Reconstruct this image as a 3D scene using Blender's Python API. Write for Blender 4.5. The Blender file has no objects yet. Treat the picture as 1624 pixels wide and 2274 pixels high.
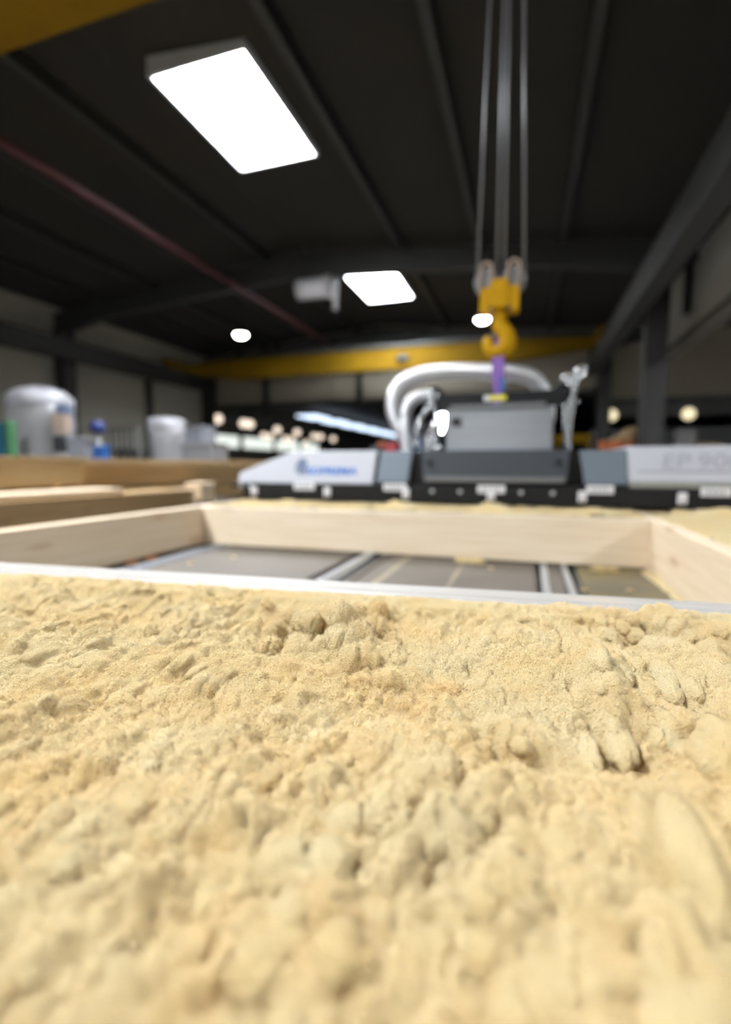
import bpy, bmesh, math, random
import numpy as np
from mathutils import Vector, Matrix

random.seed(7)
rng = np.random.default_rng(11)
scene = bpy.context.scene
C = scene.collection

# ------------------------------------------------------------------ camera, world, light
FPX = 1100.0
PITCH = math.atan(104 / 1100)
YAW = math.radians(18.05)
EYE = Vector((0, 0, 1.34))
cam_d = bpy.data.cameras.new('camera')
cam_d.sensor_fit = 'HORIZONTAL'
cam_d.sensor_width = 36
cam_d.lens = 36 * FPX / 1624
cam_d.clip_start = 0.01
cam_d.clip_end = 300
cam_d.dof.use_dof = True
cam_d.dof.focus_distance = 0.59
cam_d.dof.aperture_fstop = 2.1
cam = bpy.data.objects.new('camera', cam_d)
C.objects.link(cam)
cam.location = EYE
cam.rotation_euler = (math.pi / 2 - PITCH, 0, YAW)
scene.camera = cam

world = bpy.data.worlds.new('world')
scene.world = world
world.use_nodes = True
world.node_tree.nodes['Background'].inputs[0].default_value = (0.75, 0.85, 1.0, 1)
world.node_tree.nodes['Background'].inputs[1].default_value = 1.0

vs = scene.view_settings
vs.view_transform = 'Standard'
vs.look = 'None'
vs.exposure = 0.0
vs.gamma = 1.0
vs.use_curve_mapping = False
scene.cycles.use_denoising = True
scene.cycles.max_bounces = 8
scene.cycles.diffuse_bounces = 6
scene.cycles.sample_clamp_indirect = 6.0

SKYLIGHT = 132.0        # radiance of the diffusing roof glazing
GATE_FILL = 1.1             # glow of the gates added behind the camera as fill light
LAMP = 30.0

# ------------------------------------------------------------------ materials
def mat(name, color, rough=0.6, metal=0.0, emit=0.0, noise=None, bump=0.0, bscale=40.0, mapping=None, sheen=0.0, spec=0.5, sss=0.0):
    """noise = (second colour, scale): procedural mottling between two colours"""
    m = bpy.data.materials.new(name)
    m.use_nodes = True
    nt = m.node_tree
    p = nt.nodes['Principled BSDF']
    p.inputs['Roughness'].default_value = rough
    p.inputs['Metallic'].default_value = metal
    p.inputs['Specular IOR Level'].default_value = spec
    if sss:
        p.inputs['Subsurface Weight'].default_value = sss
        p.inputs['Subsurface Radius'].default_value = (1.0, .62, .28)
        p.inputs['Subsurface Scale'].default_value = .006
    if sheen:
        p.inputs['Sheen Weight'].default_value = sheen
        p.inputs['Sheen Roughness'].default_value = 0.6
    p.inputs['Base Color'].default_value = (*color, 1)
    if emit:
        p.inputs['Emission Color'].default_value = (*color, 1)
        p.inputs['Emission Strength'].default_value = emit
    tc = nt.nodes.new('ShaderNodeTexCoord')
    src = tc.outputs['Object']
    if mapping:
        mp = nt.nodes.new('ShaderNodeMapping')
        mp.inputs['Scale'].default_value = mapping
        nt.links.new(src, mp.inputs['Vector'])
        src = mp.outputs['Vector']
    if noise:
        c2, sc = noise
        n = nt.nodes.new('ShaderNodeTexNoise')
        n.inputs['Scale'].default_value = sc
        n.inputs['Detail'].default_value = 5
        nt.links.new(src, n.inputs['Vector'])
        r = nt.nodes.new('ShaderNodeValToRGB')
        r.color_ramp.elements[0].position = 0.35
        r.color_ramp.elements[1].position = 0.65
        r.color_ramp.elements[0].color = (*color, 1)
        r.color_ramp.elements[1].color = (*c2, 1)
        nt.links.new(n.outputs['Fac'], r.inputs['Fac'])
        nt.links.new(r.outputs['Color'], p.inputs['Base Color'])
    if bump:
        n2 = nt.nodes.new('ShaderNodeTexNoise')
        n2.inputs['Scale'].default_value = bscale
        n2.inputs['Detail'].default_value = 4
        nt.links.new(src, n2.inputs['Vector'])
        b = nt.nodes.new('ShaderNodeBump')
        b.inputs['Strength'].default_value = bump
        b.inputs['Distance'].default_value = 0.01
        nt.links.new(n2.outputs['Fac'], b.inputs['Height'])
        nt.links.new(b.outputs['Normal'], p.inputs['Normal'])
    return m


def wood(name, c1, c2, knot, axis='x', rough=0.55):
    """planed softwood: long grain along the axis, pale growth bands and a few knots"""
    m = bpy.data.materials.new(name)
    m.use_nodes = True
    nt = m.node_tree
    p = nt.nodes['Principled BSDF']
    p.inputs['Roughness'].default_value = rough
    tc = nt.nodes.new('ShaderNodeTexCoord')

    def mp(s):
        q = nt.nodes.new('ShaderNodeMapping')
        q.inputs['Scale'].default_value = s
        nt.links.new(tc.outputs['Object'], q.inputs['Vector'])
        return q.outputs['Vector']
    a = {'x': (1.2, 26, 26), 'y': (26, 1.2, 26)}[axis]
    k = {'x': (2.2, 9, 9), 'y': (9, 2.2, 9)}[axis]
    n = nt.nodes.new('ShaderNodeTexNoise')
    n.inputs['Scale'].default_value = 2.0
    n.inputs['Detail'].default_value = 6
    nt.links.new(mp(a), n.inputs['Vector'])
    r = nt.nodes.new('ShaderNodeValToRGB')
    r.color_ramp.elements[0].position = 0.33
    r.color_ramp.elements[1].position = 0.66
    r.color_ramp.elements[0].color = (*c1, 1)
    r.color_ramp.elements[1].color = (*c2, 1)
    nt.links.new(n.outputs['Fac'], r.inputs['Fac'])
    v = nt.nodes.new('ShaderNodeTexVoronoi')
    v.inputs['Scale'].default_value = 1.0
    nt.links.new(mp(k), v.inputs['Vector'])
    kr = nt.nodes.new('ShaderNodeValToRGB')
    kr.color_ramp.elements[0].position = 0.06
    kr.color_ramp.elements[1].position = 0.2
    kr.color_ramp.elements[0].color = (0.75, 0.75, 0.75, 1)
    kr.color_ramp.elements[1].color = (0, 0, 0, 1)
    nt.links.new(v.outputs['Distance'], kr.inputs['Fac'])
    mx = nt.nodes.new('ShaderNodeMixRGB')
    mx.inputs[2].default_value = (*knot, 1)
    nt.links.new(kr.outputs['Color'], mx.inputs[0])
    nt.links.new(r.outputs['Color'], mx.inputs[1])
    nt.links.new(mx.outputs[0], p.inputs['Base Color'])
    b = nt.nodes.new('ShaderNodeBump')
    b.inputs['Strength'].default_value = 0.15
    b.inputs['Distance'].default_value = 0.002
    nt.links.new(n.outputs['Fac'], b.inputs['Height'])
    nt.links.new(b.outputs['Normal'], p.inputs['Normal'])
    return m


def cladding(name, color, axis, pitch=0.11):
    """trapezoid sheet cladding: fine vertical ribs as relief"""
    m = bpy.data.materials.new(name)
    m.use_nodes = True
    nt = m.node_tree
    p = nt.nodes['Principled BSDF']
    p.inputs['Base Color'].default_value = (*color, 1)
    p.inputs['Roughness'].default_value = 0.55
    tc = nt.nodes.new('ShaderNodeTexCoord')
    w = nt.nodes.new('ShaderNodeTexWave')
    w.bands_direction = axis
    w.inputs['Scale'].default_value = 0.314 / pitch
    nt.links.new(tc.outputs['Object'], w.inputs['Vector'])
    b = nt.nodes.new('ShaderNodeBump')
    b.inputs['Strength'].default_value = 0.7
    b.inputs['Distance'].default_value = 0.03
    nt.links.new(w.outputs['Fac'], b.inputs['Height'])
    nt.links.new(b.outputs['Normal'], p.inputs['Normal'])
    return m


M = {
    'wool': mat('wool_fibre', (0.91, 0.725, 0.38), 1.0, noise=((0.90, 0.635, 0.26), 9.0), bump=1.0, bscale=420, sheen=0.25, spec=0.1),
    'fibre': mat('loose_fibre', (0.96, 0.80, 0.495), 0.8, noise=((0.95, 0.715, 0.365), 14.0), spec=0.3),
    'stud_x': wood('spruce_along_x', (0.82, 0.69, 0.52), (0.74, 0.59, 0.41), (0.48, 0.30, 0.15), 'x'),
    'stud_y': wood('spruce_along_y', (0.79, 0.645, 0.475), (0.72, 0.565, 0.385), (0.48, 0.30, 0.15), 'y'),
    'stud_pale': wood('pale_spruce', (0.43, 0.41, 0.385), (0.385, 0.35, 0.315), (0.55, 0.40, 0.25), 'x'),
    'glulam': wood('larch_along_y', (0.38, 0.25, 0.115), (0.31, 0.195, 0.08), (0.25, 0.14, 0.05), 'y'),
    'glulam2': wood('pine_along_y', (0.40, 0.29, 0.15), (0.33, 0.225, 0.105), (0.28, 0.16, 0.06), 'y'),
    'end': mat('end_grain', (0.62, 0.36, 0.17), 0.8, noise=((0.50, 0.28, 0.12), 60)),
    'pale_end': mat('pale_end_grain', (0.72, 0.56, 0.38), 0.8, noise=((0.60, 0.44, 0.27), 60)),
    'sheet': mat('table_sheet', (0.145, 0.122, 0.10), 0.6, 0.05, noise=((0.125, 0.104, 0.085), 3.0), spec=0.3),
    'sheet_dusty': mat('dusty_table_sheet', (0.145, 0.122, 0.09), 0.6, 0.05, noise=((0.23, 0.185, 0.085), 2.6), spec=0.3),
    'rail': mat('zinc_rail', (0.60, 0.63, 0.68), 0.35, 0.75),
    'rail_dark': mat('dark_rail', (0.09, 0.09, 0.095), 0.5, 0.3),
    'black': mat('black_powder_coat', (0.007, 0.007, 0.0075), 0.55, spec=0.25),
    'black_satin': mat('black_satin', (0.005, 0.005, 0.006), 0.45, spec=0.3),
    'white': mat('white_cover', (0.46, 0.47, 0.52), 0.45),
    'grey_blue': mat('grey_blue_sheet', (0.135, 0.165, 0.20), 0.45, 0.2),
    'grey': mat('grey_sheet', (0.040, 0.046, 0.054), 0.5, 0.1, spec=0.3),
    'grey_lip': mat('grey_lip', (0.17, 0.175, 0.18), 0.4, 0.4),
    'seal': mat('olive_grey_seal', (0.26, 0.26, 0.23), 0.6),
    'steel': mat('stainless', (0.34, 0.355, 0.38), 0.30, 0.9, noise=((0.30, 0.315, 0.34), 2.0), mapping=(1, 1, 30)),
    'chrome': mat('zinc_bright', (0.85, 0.87, 0.90), 0.16, 1.0),
    'hose': mat('foil_hose', (0.88, 0.89, 0.91), 0.30, 0.65),
    'label': mat('label_white', (0.80, 0.78, 0.80), 0.5),
    'print': mat('label_print', (0.25, 0.25, 0.27), 0.6),
    'blue': mat('print_blue', (0.015, 0.13, 0.48), 0.5),
    'logo': mat('print_slate', (0.10, 0.13, 0.22), 0.5),
    'silver_print': mat('print_silver', (0.34, 0.34, 0.40), 0.5),
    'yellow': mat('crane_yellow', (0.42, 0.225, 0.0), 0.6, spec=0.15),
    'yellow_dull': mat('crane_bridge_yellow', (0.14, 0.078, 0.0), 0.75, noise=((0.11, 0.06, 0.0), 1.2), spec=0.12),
    'purple': mat('purple_webbing', (0.22, 0.115, 0.40), 0.8, bump=0.3, bscale=300),
    'rope': mat('wire_rope', (0.20, 0.20, 0.21), 0.45, 0.6),
    'yellow_label': mat('yellow_label', (0.80, 0.72, 0.06), 0.5),
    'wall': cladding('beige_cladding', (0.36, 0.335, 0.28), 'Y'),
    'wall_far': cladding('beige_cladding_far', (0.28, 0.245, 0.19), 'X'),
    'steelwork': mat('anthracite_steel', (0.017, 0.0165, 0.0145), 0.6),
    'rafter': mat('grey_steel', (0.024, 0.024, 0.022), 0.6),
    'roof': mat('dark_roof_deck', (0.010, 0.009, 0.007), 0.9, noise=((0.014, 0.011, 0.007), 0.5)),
    'floor': mat('hall_concrete', (0.20, 0.19, 0.175), 0.7, noise=((0.16, 0.15, 0.14), 1.5)),
    'glazing': mat('skylight_glazing', (0.93, 0.97, 1.0), 0.5, emit=SKYLIGHT),
    'gate_fill_glow': mat('gate_fill_glow', (0.95, 0.98, 1.0), 0.5, emit=GATE_FILL),
    'far_glazing': mat('far_window_glazing', (0.93, 1.0, 0.92), 0.5, emit=1.0),
    'far_skylight': mat('far_skylight_glazing', (0.66, 0.80, 1.0), 0.5, emit=2.2),
    'curb': mat('skylight_curb', (0.55, 0.57, 0.60), 0.5),
    'lamp_white': mat('lamp_white', (1.0, 0.97, 0.90), 0.5, emit=LAMP),
    'lamp_warm': mat('lamp_warm', (1.0, 0.82, 0.66), 0.5, emit=1.5),
    'lamp_yellow': mat('lamp_yellow', (1.0, 0.86, 0.55), 0.5, emit=1.1),
    'heater': mat('heater_white', (0.70, 0.70, 0.74), 0.45),
    'red_pipe': mat('red_pipe', (0.04, 0.003, 0.004), 0.6),
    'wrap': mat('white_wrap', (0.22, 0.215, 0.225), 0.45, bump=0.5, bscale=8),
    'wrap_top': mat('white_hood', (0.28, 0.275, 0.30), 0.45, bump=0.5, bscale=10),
    'box_white': mat('white_board', (0.20, 0.205, 0.235), 0.6),
    'plastic_blue': mat('blue_plastic', (0.02, 0.10, 0.34), 0.4),
    'navy': mat('navy_plastic', (0.02, 0.035, 0.17), 0.4),
    'plastic_green': mat('green_plastic', (0.045, 0.15, 0.06), 0.6),
    'teal': mat('teal_plastic', (0.015, 0.11, 0.18), 0.6),
    'plastic_red': mat('red_plastic', (0.30, 0.012, 0.02), 0.4),
    'orange': mat('orange_plastic', (0.70, 0.24, 0.02), 0.5),
    'brown': mat('brown_patch', (0.33, 0.25, 0.20), 0.8),
    'pole': mat('galvanised_pole', (0.42, 0.42, 0.43), 0.5),
    'fascia': mat('fascia_panel', (0.50, 0.47, 0.42), 0.6, noise=((0.43, 0.405, 0.355), 1.0)),
    'fascia_beam': mat('brown_steel', (0.10, 0.085, 0.068), 0.7),
    'dust': mat('tan_strip', (0.32, 0.265, 0.17), 0.7, noise=((0.22, 0.19, 0.14), 9.0)),
    'rust': mat('orange_rack', (0.30, 0.075, 0.012), 0.6),
    'dark': mat('dark_rubber', (0.012, 0.012, 0.016), 0.7),
}

# ------------------------------------------------------------------ helpers
def bm_box(bm, x0, x1, y0, y1, z0, z1):
    vv = [bm.verts.new((x, y, z)) for x in (x0, x1) for y in (y0, y1) for z in (z0, z1)]
    for f in ((0, 1, 3, 2), (4, 6, 7, 5), (0, 4, 5, 1), (2, 3, 7, 6), (0, 2, 6, 4), (1, 5, 7, 3)):
        bm.faces.new([vv[i] for i in f])
    return vv


def box(x0, x1, y0, y1, z0, z1, bevel=0.0, seg=2):
    bm = bmesh.new()
    bm_box(bm, min(x0, x1), max(x0, x1), min(y0, y1), max(y0, y1), min(z0, z1), max(z0, z1))
    if bevel:
        bmesh.ops.bevel(bm, geom=bm.edges[:], offset=bevel, segments=seg, affect='EDGES', profile=0.5)
    return bm


def prism(pts, axis, a, b, bevel=0.0):
    """polygon pts extruded from a to b along an axis; pts are the two other coordinates in order"""
    bm = bmesh.new()

    def P(u, v, w):
        return {'x': (w, u, v), 'y': (u, w, v), 'z': (u, v, w)}[axis]
    lo = [bm.verts.new(P(u, v, a)) for u, v in pts]
    hi = [bm.verts.new(P(u, v, b)) for u, v in pts]
    n = len(pts)
    bm.faces.new(lo)
    bm.faces.new(hi[::-1])
    for i in range(n):
        bm.faces.new((lo[i], lo[(i + 1) % n], hi[(i + 1) % n], hi[i]))
    bmesh.ops.recalc_face_normals(bm, faces=bm.faces[:])
    if bevel:
        bmesh.ops.bevel(bm, geom=bm.edges[:], offset=bevel, segments=2, affect='EDGES', profile=0.5)
    return bm


def tube(path, radius, seg=14, cap=True, closed=False):
    """swept tube; radius a number or a list per point"""
    bm = bmesh.new()
    pts = [Vector(p) for p in path]
    n = len(pts)
    rad = radius if hasattr(radius, '__len__') else [radius] * n
    rings = []
    up = None
    for i, p in enumerate(pts):
        if closed:
            t = (pts[(i + 1) % n] - pts[i - 1]).normalized()
        else:
            t = (pts[min(i + 1, n - 1)] - pts[max(i - 1, 0)]).normalized()
        if up is None:
            up = Vector((0, 0, 1)) if abs(t.z) < 0.9 else Vector((0, 1, 0))
        s = t.cross(up).normalized()
        up = s.cross(t).normalized()
        rings.append([bm.verts.new(p + (s * math.cos(a) + up * math.sin(a)) * rad[i])
                      for a in (2 * math.pi * k / seg for k in range(seg))])
    m = n if closed else n - 1
    for i in range(m):
        A, B = rings[i], rings[(i + 1) % n]
        for k in range(seg):
            f = bm.faces.new((A[k], A[(k + 1) % seg], B[(k + 1) % seg], B[k]))
            f.smooth = True
    if cap and not closed:
        bm.faces.new(rings[0][::-1])
        bm.faces.new(rings[-1])
    bmesh.ops.recalc_face_normals(bm, faces=bm.faces[:])
    return bm


def lathe(profile, centre, seg=32):
    """profile [(r, z)] turned around the vertical through centre"""
    bm = bmesh.new()
    cx, cy, cz = centre
    rings = []
    for r, z in profile:
        if r < 1e-6:
            rings.append([bm.verts.new((cx, cy, cz + z))])
        else:
            rings.append([bm.verts.new((cx + r * math.cos(2 * math.pi * k / seg), cy + r * math.sin(2 * math.pi * k / seg), cz + z)) for k in range(seg)])
    for A, B in zip(rings, rings[1:]):
        for k in range(seg):
            a = [A[k % len(A)], A[(k + 1) % len(A)], B[(k + 1) % len(B)], B[k % len(B)]]
            u = []
            for q in a:
                if q not in u:
                    u.append(q)
            if len(u) > 2:
                f = bm.faces.new(u)
                f.smooth = True
    bmesh.ops.recalc_face_normals(bm, faces=bm.faces[:])
    return bm


def disc_y(cx, cz, r, y0, y1, seg=20):
    """short round bar along y"""
    return tube([(cx, y0, cz), (cx, y1, cz)], r, seg)


def obj(name, bm, material, parent=None, kind=None):
    me = bpy.data.meshes.new(name)
    bm.to_mesh(me)
    bm.free()
    me.materials.append(M[material])
    return link(name, me, parent, kind)


def link(name, data, parent=None, kind=None):
    o = bpy.data.objects.new(name, data)
    C.objects.link(o)
    if parent is not None:
        o.parent = parent
        r = parent
        off = Vector((0, 0, 0))
        while r is not None:
            off += r.location
            r = r.parent
        o.location = -off          # meshes carry world coordinates
    if kind:
        o['kind'] = kind
    return o


def tag(o, label, cat, group=None, kind=None):
    o['label'] = label
    o['category'] = cat
    if group:
        o['group'] = group
    if kind:
        o['kind'] = kind
    return o


def thing(name, label, cat, loc=(0, 0, 0), group=None, kind=None):
    o = bpy.data.objects.new(name, None)
    C.objects.link(o)
    o.location = loc
    o.empty_display_size = 0.1
    return tag(o, label, cat, group, kind)


def part(name, bm, material, parent, label=None, kind=None):
    o = obj(name, bm, material, parent, kind)
    if label:
        o['label'] = label
    return o


def struct(name, bm, material, label, cat, parent=None):
    o = obj(name, bm, material, parent, 'structure')
    if parent is None:
        tag(o, label, cat)
    return o


def arc(points, n):
    """Catmull-Rom through points"""
    P = [Vector(p) for p in points]
    P = [2 * P[0] - P[1]] + P + [2 * P[-1] - P[-2]]
    out = []
    segs = len(P) - 3
    for i in range(n + 1):
        t = i / n * segs
        k = min(int(t), segs - 1)
        u = t - k
        a, b, c, d = P[k:k + 4]
        out.append(0.5 * ((2 * b) + (c - a) * u + (2 * a - 5 * b + 4 * c - d) * u * u + (3 * b - a - 3 * c + d) * u ** 3))
    return out

# ------------------------------------------------------------------ hall
XL, XC, XR = -13.3, 2.3, 17.9          # left wall, column row between the bays, right wall
YB, YF, YE = -13.0, 18.8, 52.0         # rear wall, cross wall with the opening, end of the far hall
XW = -22.0                             # side wall of the wider far hall
struct('floor', box(XW - .3, XR + .3, YB - .3, YE + .3, -.2, 0), 'floor', 'grey concrete factory floor under the timber tables', 'floor')
wl = struct('wall_left', box(XL - .2, XL, YB, YF, 0, 6.1), 'wall', 'long beige ribbed sheet wall behind the white wrapped stacks', 'wall')
struct('wall_far_side', box(XW - .2, XW, YF, YE, 0, 4.7), 'wall', 'dim side wall of the far hall with a band of windows', 'wall')
struct('wall_right', box(XR, XR + .2, YB, YE, 0, 6.1), 'wall', 'ribbed sheet wall closing the second bay', 'wall')
struct('wall_back', box(XL, XR, YB - .2, YB, 0, 6.9), 'wall_far', 'ribbed sheet wall with glowing gates added for fill light', 'wall')
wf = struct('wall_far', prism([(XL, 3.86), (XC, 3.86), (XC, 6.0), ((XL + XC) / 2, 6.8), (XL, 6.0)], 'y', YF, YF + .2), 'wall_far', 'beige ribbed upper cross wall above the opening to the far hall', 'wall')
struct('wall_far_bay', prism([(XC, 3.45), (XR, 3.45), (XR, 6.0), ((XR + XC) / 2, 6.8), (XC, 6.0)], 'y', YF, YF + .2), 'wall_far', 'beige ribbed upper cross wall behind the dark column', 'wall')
struct('wall_end', box(XW, XR, YE, YE + .2, 0, 4.7), 'steelwork', 'dark end wall of the far hall', 'wall')
struct('wall_partition', box(XC + .6, 11, 27.0, 27.15, 0, 3.1), 'curb', 'low pale partition wall seen through the opening of the second bay', 'wall')
struct('wall_far_stub', box(XW, XL, YF, YF + .2, 0, 4.5), 'steelwork', 'dark return wall of the far hall beside the opening', 'wall')
struct('trim_1', box(XL, XC, YF - .12, YF + .02, 3.72, 3.90), 'steelwork', 'dark lintel beam under the far cross wall', 'beam')
struct('trim_2', box(XC, XR, YF - .12, YF + .02, 2.95, 3.55), 'steelwork', 'deep dark lintel beam in the second bay', 'beam')
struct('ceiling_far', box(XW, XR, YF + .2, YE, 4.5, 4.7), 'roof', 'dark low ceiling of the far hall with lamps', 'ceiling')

# roof of both bays: sloping decks with real skylight holes, purlins below
def roof_z(x):
    for a, b in ((XL, XC), (XC, XR)):
        if a <= x <= b:
            m = (a + b) / 2
            return 5.95 + 0.75 * (1 - abs(x - m) / ((b - a) / 2))
    return 5.95

ceil = thing('ceiling', 'dark pitched roof deck with purlins and skylights', 'ceiling', (0, 0, 5.9), kind='structure')
SKL = 2.25                                        # skylight length
BAYS = [-8.85 + 7.3 * k for k in range(4)]        # start of each skylight along the hall
SKY_X = (-4.88, -3.42)                             # skylight row beside the ridge of the main bay
SKY_X2 = (7.2, 8.85)                              # the same row in the second bay


def deck(x0, x1, y0, y1):
    z0, z1 = roof_z(x0 + 1e-4), roof_z(x1 - 1e-4)
    struct('roof_panel', prism([(x0, z0), (x1, z1), (x1, z1 + .12), (x0, z0 + .12)], 'y', y0, y1), 'roof', '', '', ceil)


for (a, b, s, nb) in ((XL, XC, SKY_X, 4), (XC, XR, SKY_X2, 3)):
    m = (a + b) / 2
    e = sorted({a, m, b, *s})
    for x0, x1 in zip(e, e[1:]):
        if x0 == s[0]:
            y = YB
            for k in BAYS[:nb]:
                deck(x0, x1, y, k)
                y = k + SKL
            deck(x0, x1, y, YF)
        else:
            deck(x0, x1, YB, YF)
nwin = 1
for s, nb in ((SKY_X, 4), (SKY_X2, 3)):
    for k in BAYS[:nb]:
        w = thing('window_%d' % nwin, 'bright rectangular skylight in the dark roof beside the ridge', 'skylight', (sum(s) / 2, k + SKL / 2, roof_z(sum(s) / 2)), 'skylights in the roof', 'structure')
        nwin += 1
        x0, x1 = s
        za, zb = roof_z(x0), roof_z(x1)
        zt = max(za, zb) + .22
        part('glazing', box(x0, x1, k, k + SKL, zt, zt + .03), 'glazing', w, 'milky white glazing')
        for (p0, p1, q0, q1) in ((x0, x0 + .05, k, k + SKL), (x1 - .05, x1, k, k + SKL), (x0 + .05, x1 - .05, k, k + .05), (x0 + .05, x1 - .05, k + SKL - .05, k + SKL)):
            part('curb', box(p0, p1, q0, q1, min(za, zb) - .1, zt), 'curb', w)
# purlins run along the hall
for a, b in ((XL, XC), (XC, XR)):
    for i in range(1, 9):
        x = a + (b - a) * i / 9.0
        z = roof_z(x)
        if SKY_X[0] - .1 < x < SKY_X[1] + .1 or SKY_X2[0] - .1 < x < SKY_X2[1] + .1:
            continue
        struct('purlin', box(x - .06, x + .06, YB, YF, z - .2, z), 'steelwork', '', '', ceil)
# portal frames
for y in (-10.4, -3.1, 4.2, 11.5, 18.45):
    for bi, (a, b) in enumerate(((XL, XC), (XC, XR))):
        m = (a + b) / 2
        pts = [(a, 5.15), (a + 2.2, 5.52), (m, 5.92), (b - 2.2, 5.52), (b, 5.15), (b, 5.75), (m, 6.48), (a, 5.75)]
        o = struct('beam', prism(pts, 'y', y - .11, y + .11), 'rafter', 'grey steel rafter of the portal frame across the %s bay' % ('main' if bi == 0 else 'second'), 'roof beam')
        o['group'] = 'portal frame rafters in the %s bay' % ('main' if bi == 0 else 'second')
for y in (-10.4, -3.1, 4.2, 11.5, 18.45):
    for x, lab in ((XL + .2, 'dark steel column standing against the left cladding wall'), (XC + .05, 'broad dark steel column between the two bays')):
        o = struct('column', box(x - .2, x + .2, y - .2, y + .2, 0, 5.3), 'steelwork', lab, 'column')
        o['group'] = 'columns on the left wall' if x < 0 else 'columns between the bays'
for y in (-6.7, .6, 7.9, 15.0):
    o = struct('post', box(XL + .02, XL + .2, y - .1, y + .1, 0, 4.4), 'steelwork', 'thin dark wall post between the main columns of the cladding wall', 'post')
    o['group'] = 'thin posts on the left wall'
for x, w_ in ((-10.4, .18), (-6.3, .22)):
    o = struct('post', box(x - w_ / 2, x + w_ / 2, YF - .3, YF - .12, 3.4, 6.2), 'steelwork', 'dark vertical post on the beige upper cross wall', 'post')
    o['group'] = 'posts on the cross wall'
# horizontal wall rail and crane runways
struct('trim_3', box(XL + .4, XL + .75, YB, 18.2, 4.38, 4.92), 'steelwork', 'dark crane runway girder along the cladding wall', 'crane runway')
struct('trim_4', box(XC - .52, XC - .2, YB, 18.2, 4.28, 4.8), 'rafter', 'grey crane runway girder along the column row', 'crane runway')
# fascia along the second bay
fa = thing('trim_5', 'pale grey fascia wall hanging behind the broad dark column', 'fascia', (3.1, 10, 3.95), kind='structure')
for y0, y1 in ((4.6, 8.0), (8.03, 11.4), (11.43, 15.0)):
    part('panel', box(3.0, 3.12, y0, y1, 3.98, 5.45, .01), 'fascia', fa)
part('bottom_beam', box(2.92, 3.2, 4.6, 15.0, 3.78, 3.98), 'fascia_beam', fa)
part('bracket', box(2.86, 2.98, 11.6, 11.75, 4.35, 5.6), 'steelwork', fa)
# unseen glowing gates added in the rear wall to fill from behind the camera
for i, (x0, x1) in enumerate(((-11.5, -7.0), (-3.6, .9))):
    g = thing('fill_gate_%d' % (i + 1), 'tall glowing gate added in the unseen rear wall as fill light', 'gate', ((x0 + x1) / 2, YB, 0), 'glowing gates added in the rear wall', 'structure')
    for k in range(5):
        part('fill_panel', box(x0, x1, YB + .01, YB + .05, .05 + k * .9, .9 + k * .9), 'gate_fill_glow', g)

# far hall glazing and lamps
for i, (y0, y1) in enumerate(((30.6, 34.7), (35.4, 40.2), (40.9, 45.6), (46.3, 50.5))):
    w = thing('window_%d' % (nwin + i), 'bright window pane in the dim far hall beside the white stacks', 'window', (XW, (y0 + y1) / 2, 2.6), 'window band of the far hall', 'structure')
    part('frame', box(XW - .02, XW + .06, y0 - .1, y1 + .1, 2.6, 3.72), 'steelwork', w)
    part('pane', box(XW + .05, XW + .09, y0, y1, 2.7, 3.62), 'far_glazing', w)
nwin += 4


def unproject(px, py, z):
    """where the line of sight of a photo pixel meets a height"""
    r = Vector((math.cos(YAW), math.sin(YAW), 0))
    fh = Vector((-math.sin(YAW), math.cos(YAW), 0))
    f = fh * math.cos(PITCH) - Vector((0, 0, 1)) * math.sin(PITCH)
    u = r.cross(f)
    d = r * ((px - 812) / FPX) - u * ((py - 1137) / FPX) + f
    return EYE + d * ((z - EYE.z) / d.z)


def at_y(px, py, y):
    r = Vector((math.cos(YAW), math.sin(YAW), 0))
    f = Vector((-math.sin(YAW), math.cos(YAW), 0)) * math.cos(PITCH) - Vector((0, 0, 1)) * math.sin(PITCH)
    d = r * ((px - 812) / FPX) - r.cross(f) * ((py - 1137) / FPX) + f
    return EYE + d * (y / d.y)


strip = thing('window_%d' % nwin, 'bluish white strip skylight of many panes receding in the far hall ceiling', 'skylight', (-11.2, 30, 3.9), kind='structure')
nwin += 1
sx0, sx1 = -11.75, -10.6
for k in range(8):
    y0 = 24.2 + k * 3.2
    part('pane', box(sx0, sx1, y0, y0 + 2.1, 3.90, 3.98), 'far_skylight', strip)
far_lamps = [(466, 925), (484, 927), (468, 948), (541, 937), (555, 939), (616, 952), (586, 965), (601, 967), (660, 958), (634, 972), (648, 974), (698, 967), (712, 968), (680, 981), (740, 973)]
for px, py in far_lamps:
    p = unproject(px, py, 3.5)
    l = thing('ceiling_lamp', 'small round warm lamp glowing under the far hall ceiling', 'lamp', p, 'lamps in the far hall')
    part('bulb', lathe([(.21 * math.sin(t), -.21 * math.cos(t) - .07) for t in np.linspace(0, math.pi, 11)], p, 16), 'lamp_warm', l)
    part('housing', lathe([(.10, .12), (.05, .2), (.05, 1.01), (0, 1.01)], p, 16), 'steelwork', l)
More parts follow.
